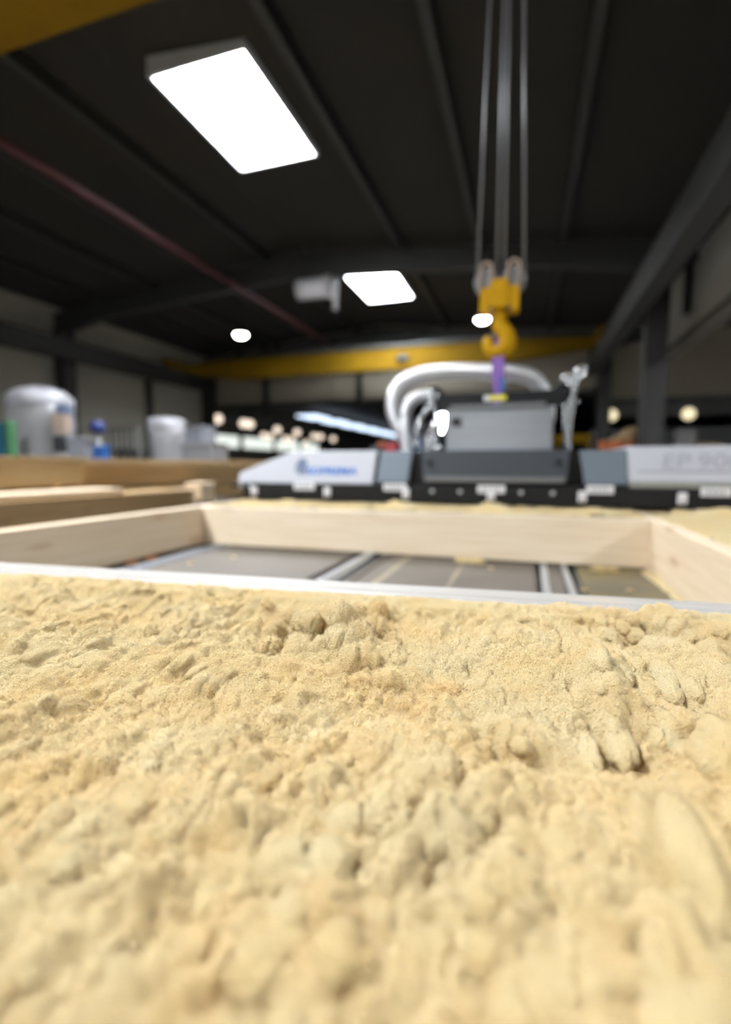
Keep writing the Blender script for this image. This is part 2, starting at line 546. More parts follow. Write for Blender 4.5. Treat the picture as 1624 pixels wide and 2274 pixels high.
for px, py, z, m_, lab in ((1358, 922, 0, 'lamp_yellow', 'round yellowish lamp glowing beside the broad dark column'),
                           (1530, 919, 0, 'lamp_yellow', 'round yellowish lamp glowing under the deep lintel of the second bay'),
                           (535, 742, 5.5, 'lamp_white', 'bright white high bay lamp hanging under the roof above the yellow crane bridge'),
                           (1072, 708, 5.5, 'lamp_white', 'bright white high bay lamp hanging behind the yellow hook block')):
    if z > 5:
        p = unproject(px, py, z)
        l = thing('high_bay_lamp', lab, 'lamp', p)
        part('bulb', lathe([(0, -.10), (.13, -.095), (.19, -.04), (.19, 0)], p, 20), m_, l)
        part('housing', lathe([(.21, -.02), (.2, .08), (.08, .2), (.05, .3), (.015, .32), (.015, roof_z(p.x) - p.z + .01), (0, roof_z(p.x) - p.z + .01)], p, 20), 'steelwork', l)
    else:
        p = at_y(px, py, YF - .30)
        l = thing('wall_lamp', lab, 'lamp', p)
        part('globe', lathe([(.19 * math.sin(t), -.19 * math.cos(t)) for t in np.linspace(0, math.pi, 13)], p, 20), m_, l)
        part('bracket', box(p.x - .05, p.x + .05, p.y + .15, YF - .11, p.z - .05, p.z + .05), 'steelwork', l)

# distant crane bridge
YC = 16.6
cb = thing('crane_bridge', 'long yellow box girder of the overhead crane spanning the hall', 'crane', (-5.4, YC, 4.6))
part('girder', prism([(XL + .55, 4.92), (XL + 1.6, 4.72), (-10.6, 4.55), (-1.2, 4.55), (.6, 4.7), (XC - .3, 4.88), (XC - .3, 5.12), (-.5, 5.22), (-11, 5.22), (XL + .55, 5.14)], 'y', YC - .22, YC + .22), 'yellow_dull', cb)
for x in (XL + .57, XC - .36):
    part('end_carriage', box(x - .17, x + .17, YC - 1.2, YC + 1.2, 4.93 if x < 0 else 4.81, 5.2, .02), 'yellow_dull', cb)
part('rating_plate', lathe([(0, 0), (.24, 0), (.24, .02), (0, .02)], (0, 0, 0), 20), 'rafter', cb)
pl = cb.children[-1] if cb.children else None
for o in C.objects:
    if o.name.startswith('rating_plate'):
        o.rotation_euler = (math.pi / 2, 0, 0)
        o.scale = (1, .62, 1)
        o.location = Vector((-4.05, YC - .23, 4.86)) - cb.location
part('cable_rail', box(-8.5, 1.0, YC - .3, YC - .26, 5.24, 5.34), 'rafter', cb)

# second crane over the panel, holds the hook
YH = 3.3
hb = thing('crane_bridge', 'yellow crane girder above the blowing machine carrying the hook ropes', 'crane', (-5.4, YH, 4.9))
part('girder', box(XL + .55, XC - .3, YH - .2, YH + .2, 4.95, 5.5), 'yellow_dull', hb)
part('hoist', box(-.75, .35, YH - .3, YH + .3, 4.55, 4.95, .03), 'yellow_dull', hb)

# heater, pipes
p = unproject(700, 640, 5.55)
ht = thing('air_heater', 'white box air heater hanging under the roof beside the skylight', 'heater', (p.x, p.y, p.z - .25))
part('body', tube([(p.x - .44, p.y, p.z), (p.x + .22, p.y, p.z)], .23, 20), 'heater', ht)
part('outlet', tube([(p.x + .22, p.y, p.z), (p.x + .38, p.y - .05, p.z - .02)], [.23, .26], 20), 'label', ht)
part('hanger', box(p.x - .3, p.x - .26, p.y - .02, p.y + .02, p.z + .2, roof_z(p.x - .28) + .02), 'rafter', ht)
part('hanger', box(p.x + .1, p.x + .14, p.y - .02, p.y + .02, p.z + .2, roof_z(p.x + .12) + .02), 'rafter', ht)
part('drop_pipe', tube([(p.x + .52, p.y, p.z + .2), (p.x + .52, p.y, p.z - .55)], .06, 12), 'curb', ht)
part('pipe_bracket', tube([(p.x + .2, p.y, p.z + .2), (p.x + .52, p.y, p.z + .2)], .05, 12), 'rafter', ht)
a = unproject(470, 600, 5.75)
rp = tag(obj('sprinkler_pipe', tube([(a.x, 4.5, 5.72), (a.x, 18.4, 5.72)], .07, 12), 'red_pipe'), 'dark red sprinkler pipe running along under the roof', 'pipe')
q = unproject(1610, 900, 1.9)
po = thing('downpipe', 'pale galvanised pole standing in the second bay', 'pole', (2.62, 6.0, 0))
part('pole', tube([(2.62, 6.0, 0), (2.62, 6.0, 3.55)], .06, 16), 'pole', po)
part('cap', lathe([(.085, 0), (.085, .1), (.03, .14), (0, .14)], (2.62, 6.0, 3.55), 16), 'pole', po)
part('base', lathe([(0, 0), (.14, 0), (.14, .02), (.07, .03), (.07, .08)], (2.62, 6.0, 0), 16), 'pole', po)

# ------------------------------------------------------------------ assembly table
TZ = .872
tb = thing('assembly_table', 'long steel assembly table with grey sheet panels and zinc rails inside the timber frame', 'table', (-.5, 2, 0))
TY0, TY1 = -1.1, 4.3
for x0, x1, m_ in ((-3.0, -1.88, 'sheet'), (-1.635, -.86, 'sheet'), (-.655, .045, 'sheet'), (.225, .52, 'sheet_dusty'), (.57, 2.4, 'sheet_dusty')):
    part('table_panel', box(x0, x1, TY0, TY1, TZ - .03, TZ, .003), m_, tb)
part('table_panel', box(.10, .155, TY0, TY1, TZ - .03, TZ - .004, .002), 'sheet', tb)
# perforated white rail
part('toothed_rail', box(-1.73, -1.66, TY0, TY1, TZ - .03, TZ - .002, .002), 'rail', tb)
tooth = None
for k in range(60):
    y = 1.0 + k * .0245
    if tooth is None:
        tooth = part('rail_tooth', box(-1.725, -1.665, y, y + .012, TZ - .002, TZ + .010), 'rail', tb)
    else:
        t2 = tooth.copy()
        C.objects.link(t2)
        t2.location = tooth.location + Vector((0, k * .0245, 0))
part('channel', box(-1.86, -1.74, TY0, TY1, TZ - .05, TZ - .02), 'rail_dark', tb)
part('guide_rail', tube([(-.775, TY0, TZ - .02), (-.775, TY1, TZ - .02)], .035, 18), 'rail', tb, 'round bright guide rail')
part('channel', box(-.86, -.66, TY0, TY1, TZ - .06, TZ - .03), 'rail_dark', tb)
part('edge_strip', box(-.69, -.665, TY0, TY1, TZ - .03, TZ + .002), 'sheet', tb)
part('tape_strip', box(-.580, -.548, TY0, TY1, TZ - .002, TZ + .0012), 'dust', tb, 'tan dusty strip')
part('tape_strip', box(-.288, -.272, TY0, TY1, TZ - .002, TZ + .001), 'dust', tb)
part('guide_rail', box(.068, .098, TY0, TY1, TZ - .02, TZ + .006, .003), 'rail', tb)
part('guide_rail', box(.16, .185, TY0, TY1, TZ - .02, TZ + .006, .003), 'rail', tb)
part('channel', box(.045, .225, TY0, TY1, TZ - .06, TZ - .03), 'rail_dark', tb)
part('guide_rail', tube([(.545, TY0, TZ - .008), (.545, TY1, TZ - .008)], .014, 12), 'rail', tb)
for y in (1.86, 1.99):
    part('stop_block', box(-1.82, -1.775, y, y + .05, TZ - .02, TZ + .0085, .003), 'orange', tb, 'orange stop block')
for x in (-2.9, -.6, 2.3):
    for y in (-.9, 1.6, 4.1):
        part('leg', box(x - .05, x + .05, y - .05, y + .05, 0, TZ - .12), 'steelwork', tb)
for y in (-.9, 1.6, 4.1):
    part('cross_beam', box(-3.0, 2.4, y - .05, y + .05, TZ - .12, TZ - .06), 'steelwork', tb)

# ------------------------------------------------------------------ timber panel frame
FZ0, FZ1 = .883, 1.10
fr = thing('timber_panel_frame', 'light spruce timber wall panel frame lying on the assembly table', 'timber frame', (-.64, 1.6, FZ0))
LX, RX = -1.80, .52


def slanted(xa, ya, xb, yb, th, m_, name='stud'):
    """stud between two points of its near face, th thick towards +y"""
    d = Vector((xb - xa, yb - ya, 0)).normalized()
    n = Vector((-d.y, d.x, 0)) * th
    a_, b_ = Vector((xa, ya, 0)), Vector((xb, yb, 0))
    pts = [(q.x, q.y) for q in (a_, b_, b_ + n, a_ + n)]
    return part(name, prism(pts, 'z', FZ0, FZ1, .0035), m_, fr)


part('stud', box(LX - .085, LX, -.85, 3.95, FZ0, FZ1, .003), 'stud_y', fr)
part('stud', box(RX, RX + .06, -.85, 3.95, FZ0, FZ1, .003), 'stud_y', fr)
part('stud', box(2.1, 2.16, -.85, 3.95, FZ0, FZ1, .003), 'stud_y', fr)
AY0, AY1 = .712, .905        # near face of the double stud at its left and right end
slanted(LX, AY0, RX, AY1, .056, 'stud_pale')
slanted(LX - .0049, AY0 + .0582, RX - .005, AY1 + .0582, .056, 'stud_pale')
part('stud', box(LX, RX, 2.44, 2.50, FZ0, FZ1, .003), 'stud_x', fr)
part('stud', box(LX, RX, 3.80, 3.86, FZ0, FZ1, .003), 'stud_x', fr)
part('stud', box(LX, RX, -.85, -.79, FZ0, FZ1, .003), 'stud_x', fr)
part('stud', box(RX + .06, 2.1, 3.86, 3.92, FZ0, FZ1, .003), 'stud_x', fr)
part('stud', box(RX + .06, 2.1, -.85, -.79, FZ0, FZ1, .003), 'stud_x', fr)

# ------------------------------------------------------------------ wool
_perm = rng.permutation(512)
_perm = np.concatenate([_perm, _perm, _perm])
_ga = rng.uniform(0, 2 * math.pi, 2048)
_gx, _gy = np.cos(_ga), np.sin(_ga)


def perlin(x, y, seed=0):
    x = x + seed * 17.31
    y = y + seed * 9.77
    xi, yi = np.floor(x).astype(int), np.floor(y).astype(int)
    xf, yf = x - xi, y - yi
    u = xf * xf * xf * (xf * (xf * 6 - 15) + 10)
    v = yf * yf * yf * (yf * (yf * 6 - 15) + 10)

    def g(ix, iy, fx, fy):
        h = _perm[(_perm[ix & 511] + iy) & 511]
        return _gx[h] * fx + _gy[h] * fy
    a = g(xi, yi, xf, yf)
    b = g(xi + 1, yi, xf - 1, yf)
    c = g(xi, yi + 1, xf, yf - 1)
    d = g(xi + 1, yi + 1, xf - 1, yf - 1)
    return (a + u * (b - a)) + v * ((c + u * (d - c)) - (a + u * (b - a)))


def puff(x, y, seed):
    """rounded clumps with sharp creases, 0 in the crease to about 1 on top"""
    n = np.abs(perlin(x, y, seed)) * 2.2
    return np.minimum(n, 1.3) ** 0.75


def smooth(a, b, t):
    t = np.clip((t - a) / (b - a), 0, 1)
    return t * t * (3 - 2 * t)


def blob(x, y, cx, cy, rx, ry, rot=0.0):
    c, s = math.cos(rot), math.sin(rot)
    dx, dy = x - cx, y - cy
    u, v = (dx * c + dy * s) / rx, (-dx * s + dy * c) / ry
    return np.exp(-(u * u + v * v))


def domes(x, y, seed, lo=.35, r=.82):
    """cauliflower clumps: the highest of many round caps of uneven height, one per jittered cell"""
    x = x + seed * 13.7
    y = y + seed * 5.3
    xi, yi = np.floor(x).astype(int), np.floor(y).astype(int)
    out = np.zeros_like(x)
    for i in (-1, 0, 1):
        for j in (-1, 0, 1):
            cx, cy = xi + i, yi + j
            k = _perm[(_perm[(cx + seed * 7) & 511] + cy) & 511]
            px = cx + .5 + .42 * _gx[k]
            py = cy + .5 + .42 * _gy[k]
            ht = lo + (1 - lo) * ((k * 37) % 101) / 100.0
            d2 = ((x - px) ** 2 + (y - py) ** 2) / (r * r)
            out = np.maximum(out, ht * np.clip(1 - d2, 0, 1) ** .8)
    return out


def wool_height(x, y):
    wx = x + .010 * perlin(x * 26, y * 26, 1)
    wy = y + .010 * perlin(x * 26, y * 26, 2)
    left = smooth(-.20, -.46, x)
    right = smooth(.00, .12, x + .1 * perlin(x * 3, y * 3, 21) + .08 * (y - .6))
    mid = 1 - np.clip(left + right, 0, 1)
    near = smooth(.46, .32, y)
    h = .009 * perlin(x * 4, y * 3, 3) + .007 * perlin(x * 9, y * 7, 4)
    # raked rows running away from the camera on the left
    rx_ = wx - .28 * wy
    patchy = smooth(-.3, .25, perlin(x * 6, y * 4, 5))
    h += left * (.024 * patchy + .007) * (domes(rx_ * 34, wy * 13, 6, .1) - .6)
    h += left * .013 * (domes(rx_ * 62, wy * 40, 7, .15) - .6)
    # fine felted middle
    rough = .6 + .9 * smooth(-.2, .3, perlin(x * 8, y * 7, 22))
    h += mid * rough * .013 * (domes(wx * 34, wy * 28, 8, .1) - .6)
    h += mid * rough * .010 * (domes(wx * 70, wy * 60, 9, .15) - .6)
    # deep combed ridges on the right
    sx = wx + .14 * wy
    h += right * .034 * (domes(sx * 15, wy * 4.5, 10, .1) - .6)
    h += right * .016 * (domes(wx * 32, wy * 24, 11, .2) - .6)
    h += right * .007 * (domes(wx * 75, wy * 62, 23, .2) - .6)
    # clods close to the lens
    h += near * .016 * (domes(wx * 26, wy * 22, 12, .2) - .6)
    # pulled-up patch: broad soft clods around a hollow
    dist = np.exp(-(((x + .285) / .120) ** 2 + ((y - .67) / .085) ** 2) ** 2)
    h += dist * .036 * (domes(wx * 20, wy * 17, 13, .1) - .55)
    h += dist * .014 * (domes(wx * 44, wy * 38, 14, .2) - .6)
    h -= .055 * blob(x, y, -.332, .604, .036, .030, .2)
    h -= .018 * blob(x, y, -.265, .600, .045, .020, .1)
    h += .004 * blob(x, y, -.285, .545, .12, .024, .15)
    h += .032 * blob(x, y, -.236, .650, .034, .034)
    h += .020 * blob(x, y, -.205, .600, .040, .030)
    h += .028 * blob(x, y, -.226, .735, .022, .030)
    h += .022 * blob(x, y, -.312, .668, .034, .028)
    h += .014 * blob(x, y, -.385, .69, .035, .035)
    h -= .022 * blob(x, y, -.206, .700, .016, .020)
    h -= .014 * blob(x, y, -.205, .552, .03, .010)
    # dark gullies among the right-hand ridges
    for cx, cy, ax_, ay_, dep, ro in ((.128, .575, .014, .035, .036, .3), (.178, .548, .014, .045, .036, .1), (.150, .50, .05, .012, .028, -.1), (.122, .642, .014, .02, .024, 0),
                                      (.150, .79, .014, .03, .026, .1), (.190, .80, .010, .04, .024, .15), (.268, .775, .02, .03, .034, 0), (.225, .70, .010, .05, .020, .15),
                                      (.045, .872, .010, .012, .02, 0), (-.02, .62, .012, .010, .014, 0), (.06, .70, .014, .014, .022, 0), (.00, .415, .04, .014, .024, .1), (.09, .455, .03, .02, .02, 0)):
        h -= dep * blob(x, y, cx, cy, ax_, ay_, ro)
    for cx, cy, ax_, ay_, up in ((.160, .86, .024, .05, .008), (.215, .855, .026, .05, .012), (.085, .56, .03, .03, .010), (.245, .60, .04, .06, .010), (.28, .82, .03, .05, .008)):
        h += up * blob(x, y, cx, cy, ax_, ay_)
    # fine flock everywhere
    h += .0065 * (domes(wx * 125, wy * 105, 15, .15) - .6) + .0032 * (domes(wx * 240, wy * 210, 16, .2) - .6)
    h += .0008 * perlin(x * 560, y * 520, 17)
    return h


def near_face(x):
    return AY0 + (x - LX) * (AY1 - AY0) / (RX - LX)


def grid_mesh(name, X, Y, Z, material):
    ny, nx = X.shape
    me = bpy.data.meshes.new(name)
    co = np.stack([X, Y, Z], -1).reshape(-1, 3).astype(np.float32)
    i = np.arange((ny - 1) * (nx - 1))
    r, c = i // (nx - 1), i % (nx - 1)
    a = r * nx + c
    q = np.stack([a, a + 1, a + nx + 1, a + nx], -1).astype(np.int32)
    me.vertices.add(len(co))
    me.vertices.foreach_set('co', co.ravel())
    me.loops.add(q.size)
    me.loops.foreach_set('vertex_index', q.ravel())
    me.polygons.add(len(q))
    me.polygons.foreach_set('loop_start', np.arange(0, q.size, 4, dtype=np.int32))
    me.polygons.foreach_set('use_smooth', np.ones(len(q), dtype=bool))
    me.update(calc_edges=True)
    me.materials.append(M[material])
    return me


def wool_top(x, y):
    """height of the front fill, tucked down where it meets the double stud, spilling over it in places"""
    h = wool_height(x, y)
    spill = .014 * perlin(x * 9, x * 0 + 3.3, 18) + .008 * perlin(x * 31, x * 0 + 1.7, 19)
    spill = spill + .030 * blob(x, x * 0, .063, 0, .022, 1) + .034 * blob(x, x * 0, .205, 0, .020, 1) + .012 * smooth(.24, .3, x) - .018 * blob(x, x * 0, .17, 0, .014, 1) - .012 * smooth(-.1, -.6, x)
    d = near_face(x) + .012 + spill - y
    edge = smooth(-.002, .030, d)
    inside = y < near_face(x) + .001
    over = np.where(inside, 1.0, smooth(-.012, .004, d))
    h = h * (.35 + .65 * edge)
    z = FZ1 + .001 + h + .004 * over * smooth(-.1, .1, x) - .03 * (1 - over)+ .005 * smooth(.06, .0, d)
    z = np.where(inside & (y > near_face(x) - .030), np.maximum(z, FZ1 - .002), z)
    return np.where(inside, z, np.where(over > .15, np.maximum(z, FZ1 + .0015), z))


# fine part in front of the camera, coarse remainder around it
wf_ = thing('wool_fill', 'fluffy yellow wood fibre insulation filling the panel bay before the double stud', 'insulation', (-.64, .2, FZ0), kind='stuff')
xs = np.arange(-1.30, RX - .001, .00175)
ys = np.arange(.06, .955, .00175)
Xg, Yg = np.meshgrid(xs, ys)
keep = near_face(xs) + .045
Yg = np.minimum(Yg, keep[None, :])
link('fill_surface', grid_mesh('fill_surface', Xg, Yg, wool_top(Xg, Yg), 'wool'), wf_, 'stuff')
xs2 = np.concatenate([np.arange(LX + .002, -1.30, .012), [-1.298]])
ys2 = np.arange(-.785, .95, .012)
X2, Y2 = np.meshgrid(xs2, ys2)
Y2 = np.minimum(Y2, near_face(xs2)[None, :] - .002)
link('fill_surface', grid_mesh('fill_surface', X2, Y2, FZ1 + wool_height(X2, Y2) * .8, 'wool'), wf_, 'stuff')
xs3 = np.arange(-1.302, RX, .010)
ys3 = np.arange(-.785, .066, .010)
X3, Y3 = np.meshgrid(xs3, ys3)
link('fill_surface', grid_mesh('fill_surface', X3, Y3, wool_top(X3, Y3) - .002, 'wool'), wf_, 'stuff')


def on_field(x, y):
    z = wool_top(x, y)
    e = .002
    gx = (wool_top(x + e, y) - wool_top(x - e, y)) / (2 * e)
    gy = (wool_top(x, y + e) - wool_top(x, y - e)) / (2 * e)
    N = np.stack([-gx, -gy, np.ones(len(x))], -1)
    return np.stack([x, y, z], -1), N / np.linalg.norm(N, axis=1)[:, None]


def fibres(name, parent, P0, N, rad, lmin, lmax, lift=(5, 60)):
    n = len(P0)
    L = rng.uniform(lmin, lmax, n)
    T = rng.normal(0, 1, (n, 3))
    T -= (T * N).sum(1)[:, None] * N
    T /= np.linalg.norm(T, axis=1)[:, None]
    S = np.cross(N, T)
    el = np.radians(rng.uniform(lift[0], lift[1], n))
    az = np.zeros(n)
    curl = rng.normal(0, 1.3, n)
    K = 5
    P = np.zeros((n, K, 3), np.float32)
    p = P0 - N * .0012
    P[:, 0] = p
    for k in range(1, K):
        d = (T * np.cos(az)[:, None] + S * np.sin(az)[:, None]) * np.cos(el)[:, None] + N * np.sin(el)[:, None]
        p = p + d * (L / (K - 1))[:, None]
        P[:, k] = p
        az = az + curl / (K - 1) * 1.4
        el = el - rng.uniform(.12, .5, n)
    cv = bpy.data.hair_curves.new(name)
    cv.add_curves([K] * n)
    cv.attributes['position'].data.foreach_set('vector', P.ravel())
    if 'radius' not in cv.attributes:
        cv.attributes.new('radius', 'FLOAT', 'POINT')
    rr = np.tile(np.array([1, 1, .9, .75, .5], np.float32), n) * np.repeat(rng.uniform(.6, 1.3, n).astype(np.float32) * rad, K)
    cv.attributes['radius'].data.foreach_set('value', rr)
    cv.materials.append(M['fibre'])
    return link(name, cv, parent, 'stuff')


def sample_front(n):
    x = rng.uniform(-1.2, .5, n * 6)
    y = rng.uniform(.10, .93, n * 6)
    cx = x * math.cos(YAW) + y * math.sin(YAW)
    cy = -x * math.sin(YAW) + y * math.cos(YAW)
    ok = (np.abs(cx) < cy * .80 + .08) & (y < near_face(x) + .01) & (rng.random(n * 6) < np.minimum(1, (.40 / np.maximum(cy, .05)) ** 1.3))
    return x[ok][:n], y[ok][:n]


_ib = bmesh.new()
bmesh.ops.create_icosphere(_ib, subdivisions=4, radius=1)
ICO4 = (np.array([v.co[:] for v in _ib.verts]), np.array([[v.index for v in f.verts] for f in _ib.faces]))
_ib.free()
_ib = bmesh.new()
bmesh.ops.create_icosphere(_ib, subdivisions=3, radius=1)
ICO3 = (np.array([v.co[:] for v in _ib.verts]), np.array([[v.index for v in f.verts] for f in _ib.faces]))
_ib.free()


def clods(parent, items):
    """lumps of matted fibre: each (x, y, z, rx, ry, rz, fine); returns surface points and normals"""
    V, F, PN = [], [], []
    off = 0
    for i, (x, y, z, rx, ry, rz, fine) in enumerate(items):
        d, f = ICO4 if fine else ICO3
        q = d @ np.array([[.8, .5, .33], [-.55, .83, .1], [-.22, -.26, .94]])
        k = i * 3.17
        m = .60 + .36 * domes(q[:, 0] * 1.5 + q[:, 2] * .8 + k, q[:, 1] * 1.5 - q[:, 2] * .7, 41, .3) + .24 * domes(q[:, 0] * 3.4 + q[:, 2] * 2 + k, q[:, 1] * 3.4 - q[:, 2] * 2.2, 42, .2) \
            + .17 * domes(q[:, 0] * 7 + q[:, 2] * 4 + k, q[:, 1] * 7 - q[:, 2] * 5, 43, .15) + .07 * domes(q[:, 0] * 16 + q[:, 2] * 9 + k, q[:, 1] * 16 - q[:, 2] * 10, 44, .2)
        p = d * m[:, None] * np.array([rx, ry, rz]) + np.array([x, y, z])
        V.append(p)
        F.append(f + off)
        off += len(p)
        up = d[:, 2] > -.1
        for rep in range(3 if fine else 1):
            PN.append((p[up] + rng.normal(0, .0004, (up.sum(), 3)) * rep, d[up], None))
    V, F = np.concatenate(V).astype(np.float32), np.concatenate(F).astype(np.int32)
    me = bpy.data.meshes.new('clods')
    me.vertices.add(len(V))
    me.vertices.foreach_set('co', V.ravel())
    me.loops.add(F.size)
    me.loops.foreach_set('vertex_index', F.ravel())
    me.polygons.add(len(F))
    me.polygons.foreach_set('loop_start', np.arange(0, F.size, 3, dtype=np.int32))
    me.polygons.foreach_set('use_smooth', np.ones(len(F), dtype=bool))
    me.update(calc_edges=True)
    me.materials.append(M['wool'])
    link('clods', me, parent, 'stuff')
    return np.concatenate([a for a, _, _ in PN]), np.concatenate([b for _, b, _ in PN])


items = []
# clods pulled up around the hollow: photo column and row of each, its radius in photo pixels, how far it stands out
for px, py, r, up in ((595, 1352, 11, .2), (642, 1362, 15, .2), (615, 1370, 14, .2), (606, 1385, 17, .3), (600, 1405, 17, .1), (664, 1402, 25, .1), (655, 1427, 22, -.1), (685, 1425, 20, -.1),
                      (682, 1382, 26, .2), (717, 1417, 25, .2), (731, 1427, 18, .2), (762, 1402, 20, .45), (757, 1412, 22, .3), (764, 1424, 26, .3), (776, 1416, 22, .35), (790, 1412, 20, .35), (782, 1450, 27, .3), (813, 1452, 24, .2),
                      (758, 1462, 15, .1), (808, 1424, 13, .5), (830, 1376, 17, .45), (828, 1386, 19, .35), (836, 1396, 18, .3), (820, 1396, 15, .2), (757, 1360, 15, .3), (793, 1386, 15, .3), (711, 1352, 15, .2), (729, 1360, 13, .2), (846, 1366, 12, .4),
                      (872, 1410, 13, 0), (866, 1500, 22, .0), (900, 1510, 17, -.1), (800, 1500, 14, -.1), (640, 1470, 13, -.2), (690, 1478, 14, -.2), (735, 1480, 12, -.2),
                      (950, 1500, 14, -.1), (985, 1490, 13, -.1), (1010, 1500, 12, -.1), (890, 1535, 16, -.1), (925, 1550, 15, -.1), (840, 1520, 12, -.1)):
    c = unproject(px, py + r * .6, FZ1)
    R_ = r / FPX * (c - EYE).length * 1.32
    z = float(wool_top(np.array([c.x]), np.array([c.y]))[0])
    items.append((c.x, c.y, max(z, FZ1 - .015) + R_ * (up - .15), R_ * 1.05, R_, R_ * (1 + .7 * up), True))
# rounded lumps all over, along the raked rows on the left, in fat ridges on the right
n_l = 0
while n_l < 520:
    x, y = rng.uniform(-1.05, .42), rng.uniform(.12, .88)
    cx, cy = x * math.cos(YAW) + y * math.sin(YAW), -x * math.sin(YAW) + y * math.cos(YAW)
    if abs(cx) > cy * .78 + .05 or y > near_face(x) - .015:
        continue
    if (x + .285) ** 2 / .0144 + (y - .66) ** 2 / .010 < 1:
        continue
    m = float(perlin(np.array([x * 7.]), np.array([y * 6.]), 5)[0])
    if x > .06:
        r, sy, k = rng.uniform(.007, .016), rng.uniform(1.6, 3.4), rng.uniform(-.7, -.35)
    elif x < -.36:
        if m < -.08 and rng.random() < .75:
            continue
        r, sy, k = rng.uniform(.005, .010), rng.uniform(1.3, 2.8), rng.uniform(-.7, -.3)
    else:
        if m < 0 and rng.random() < .6:
            continue
        r, sy, k = rng.uniform(.005, .011), rng.uniform(.8, 1.5), rng.uniform(-.7, -.3)
    if y < .42:
        r *= 1.4
    z = float(wool_top(np.array([x]), np.array([y]))[0])
    items.append((x, y, z + k * r, r, r * sy, r * .85, False))
    n_l += 1
# wool pushed over the stud edge
for px, py, r in ((1240, 1346, 12), (1258, 1350, 11), (1270, 1352, 10), (1450, 1362, 16), (1475, 1372, 20), (1505, 1385, 20), (1330, 1352, 14), (1360, 1356, 16), (1590, 1390, 18), (1615, 1392, 16), (1400, 1368, 14)):
    c = unproject(px, py + r * .5, FZ1)
    R_ = r / FPX * (c - EYE).length * 1.1
    items.append((c.x, c.y, FZ1 - .006, R_, R_ * 1.3, R_, True))
CP, CN = clods(wf_, items)
ci = rng.permutation(len(CP))[:330000]
P0, N0 = on_field(*sample_front(340000))
fibres('fibre_fuzz', wf_, np.concatenate([P0, CP[ci]]), np.concatenate([N0, CN[ci]]), .00009, .0030, .0070, (12, 80))
P0, N0 = on_field(*sample_front(22000))
fibres('long_fibres', wf_, np.concatenate([P0, CP[ci[:9000]]]), np.concatenate([N0, CN[ci[:9000]]]), .00013, .006, .018)


def coarse_fill(name, label, x0, x1, y0, y1, step, amp, ridge):
    t = thing(name, label, 'insulation', ((x0 + x1) / 2, (y0 + y1) / 2, FZ0), kind='stuff')
    X, Y = np.meshgrid(np.arange(x0, x1 + step * .5, step), np.arange(y0, y1 + step * .5, step))
    Z = FZ1 + amp * (puff(X * 9, Y * 12, 31) - .35) + amp * .5 * (puff(X * 30, Y * 30, 32) - .5) + amp * .25 * (puff(X * 80, Y * 80, 33) - .5) + ridge(X, Y)
    link('fill_surface', grid_mesh('fill_surface', X, Y, Z, 'wool'), t, 'stuff')
    return t


def ridge_b(X, Y):
    r = 0 * X + .006
    for cx, up, w in ((-1.62, .010, .06), (-1.38, .028, .05), (-1.26, .020, .05), (-.95, .008, .1), (-.72, .030, .05), (-.63, .026, .05), (-.2, .034, .05), (-.13, .020, .04), (.05, .008, .08), (.33, .018, .09)):
        r = r + up * blob(X, Y, cx, 2.70, w, .09)
    return r


coarse_fill('wool_fill', 'yellow wood fibre insulation in the bay under the blowing machine', LX + .003, RX - .003, 2.503, 3.797, .009, .012, ridge_b)
coarse_fill('wool_fill', 'smooth yellow wood fibre insulation in the bay beyond the right stud', RX + .063, 2.097, -.785, 3.857, .014, .010,
            lambda X, Y: .045 * blob(X, Y, .86, 2.68, .13, .12) + .02 * blob(X, Y, .70, 2.72, .05, .07) - .004)


# loose tufts lying on the table
def tuft(x, y, z, r, flat=.45, seed=0):
    bm = bmesh.new()
    bmesh.ops.create_icosphere(bm, subdivisions=4, radius=1)
    for v in bm.verts:
        d = v.co.normalized()
        n = float(puff(np.array([d.x * 2.2 + d.z * 1.3]), np.array([d.y * 2.2 - d.z]), 40 + seed)[0])
        m2 = float(puff(np.array([d.x * 6 + d.z * 3]), np.array([d.y * 6 - d.z * 2]), 50 + seed)[0])
        s = .62 + .4 * n + .14 * m2
        v.co = Vector((x + d.x * r * s, y + d.y * r * s * .7, z + max(d.z, -.25) * r * s * flat + r * .08))
    for f in bm.faces:
        f.smooth = True
    return bm


for i, (px, py, r, z) in enumerate(((1035, 1236, .042, TZ), (1065, 1237, .045, TZ), (1318, 1248, .038, TZ), (1345, 1249, .032, TZ), (1400, 1312, .016, TZ), (1297, 1311, .014, TZ), (1090, 1262, .012, TZ), (425, 1252, .018, TZ), (520, 1238, .016, TZ))):
    p = unproject(px, py, z)
    lab = 'yellow wool tuft lying on the grey table at the foot of the far stud' if i < 4 else 'tiny yellow wool scrap lying on the grey sheet table'
    tag(obj('wool_tuft', tuft(p.x, min(p.y, 2.40), z, r, .5, i), 'wool'), lab, 'wool tuft', 'tufts at the far stud' if i < 4 else 'scraps on the table')
# drift of fibre along the right stud
bm = bmesh.new()
n = 90
rows = []
for i in range(n):
    y = 1.05 + i * (2.42 - 1.05) / (n - 1)
    w_ = .020 + .012 * float(perlin(np.array([y * 14.]), np.array([.3]), 60)[0]) + .012 * smooth(2.1, 2.42, np.array(y))
    hh = .010 + .008 * float(perlin(np.array([y * 22.]), np.array([.8]), 61)[0])
    rows.append([bm.verts.new((RX - .001 - w_ * u, y, TZ + .001 + hh * v)) for u, v in ((0, 1.3), (.35, 1.0), (.75, .5), (1.0, 0))])
for r0, r1 in zip(rows, rows[1:]):
    for k in range(3):
        f = bm.faces.new((r0[k], r0[k + 1], r1[k + 1], r1[k]))
        f.smooth = True
tag(obj('wool_drift', bm, 'wool'), 'thin drift of yellow fibre along the foot of the right stud', 'insulation', kind='stuff')

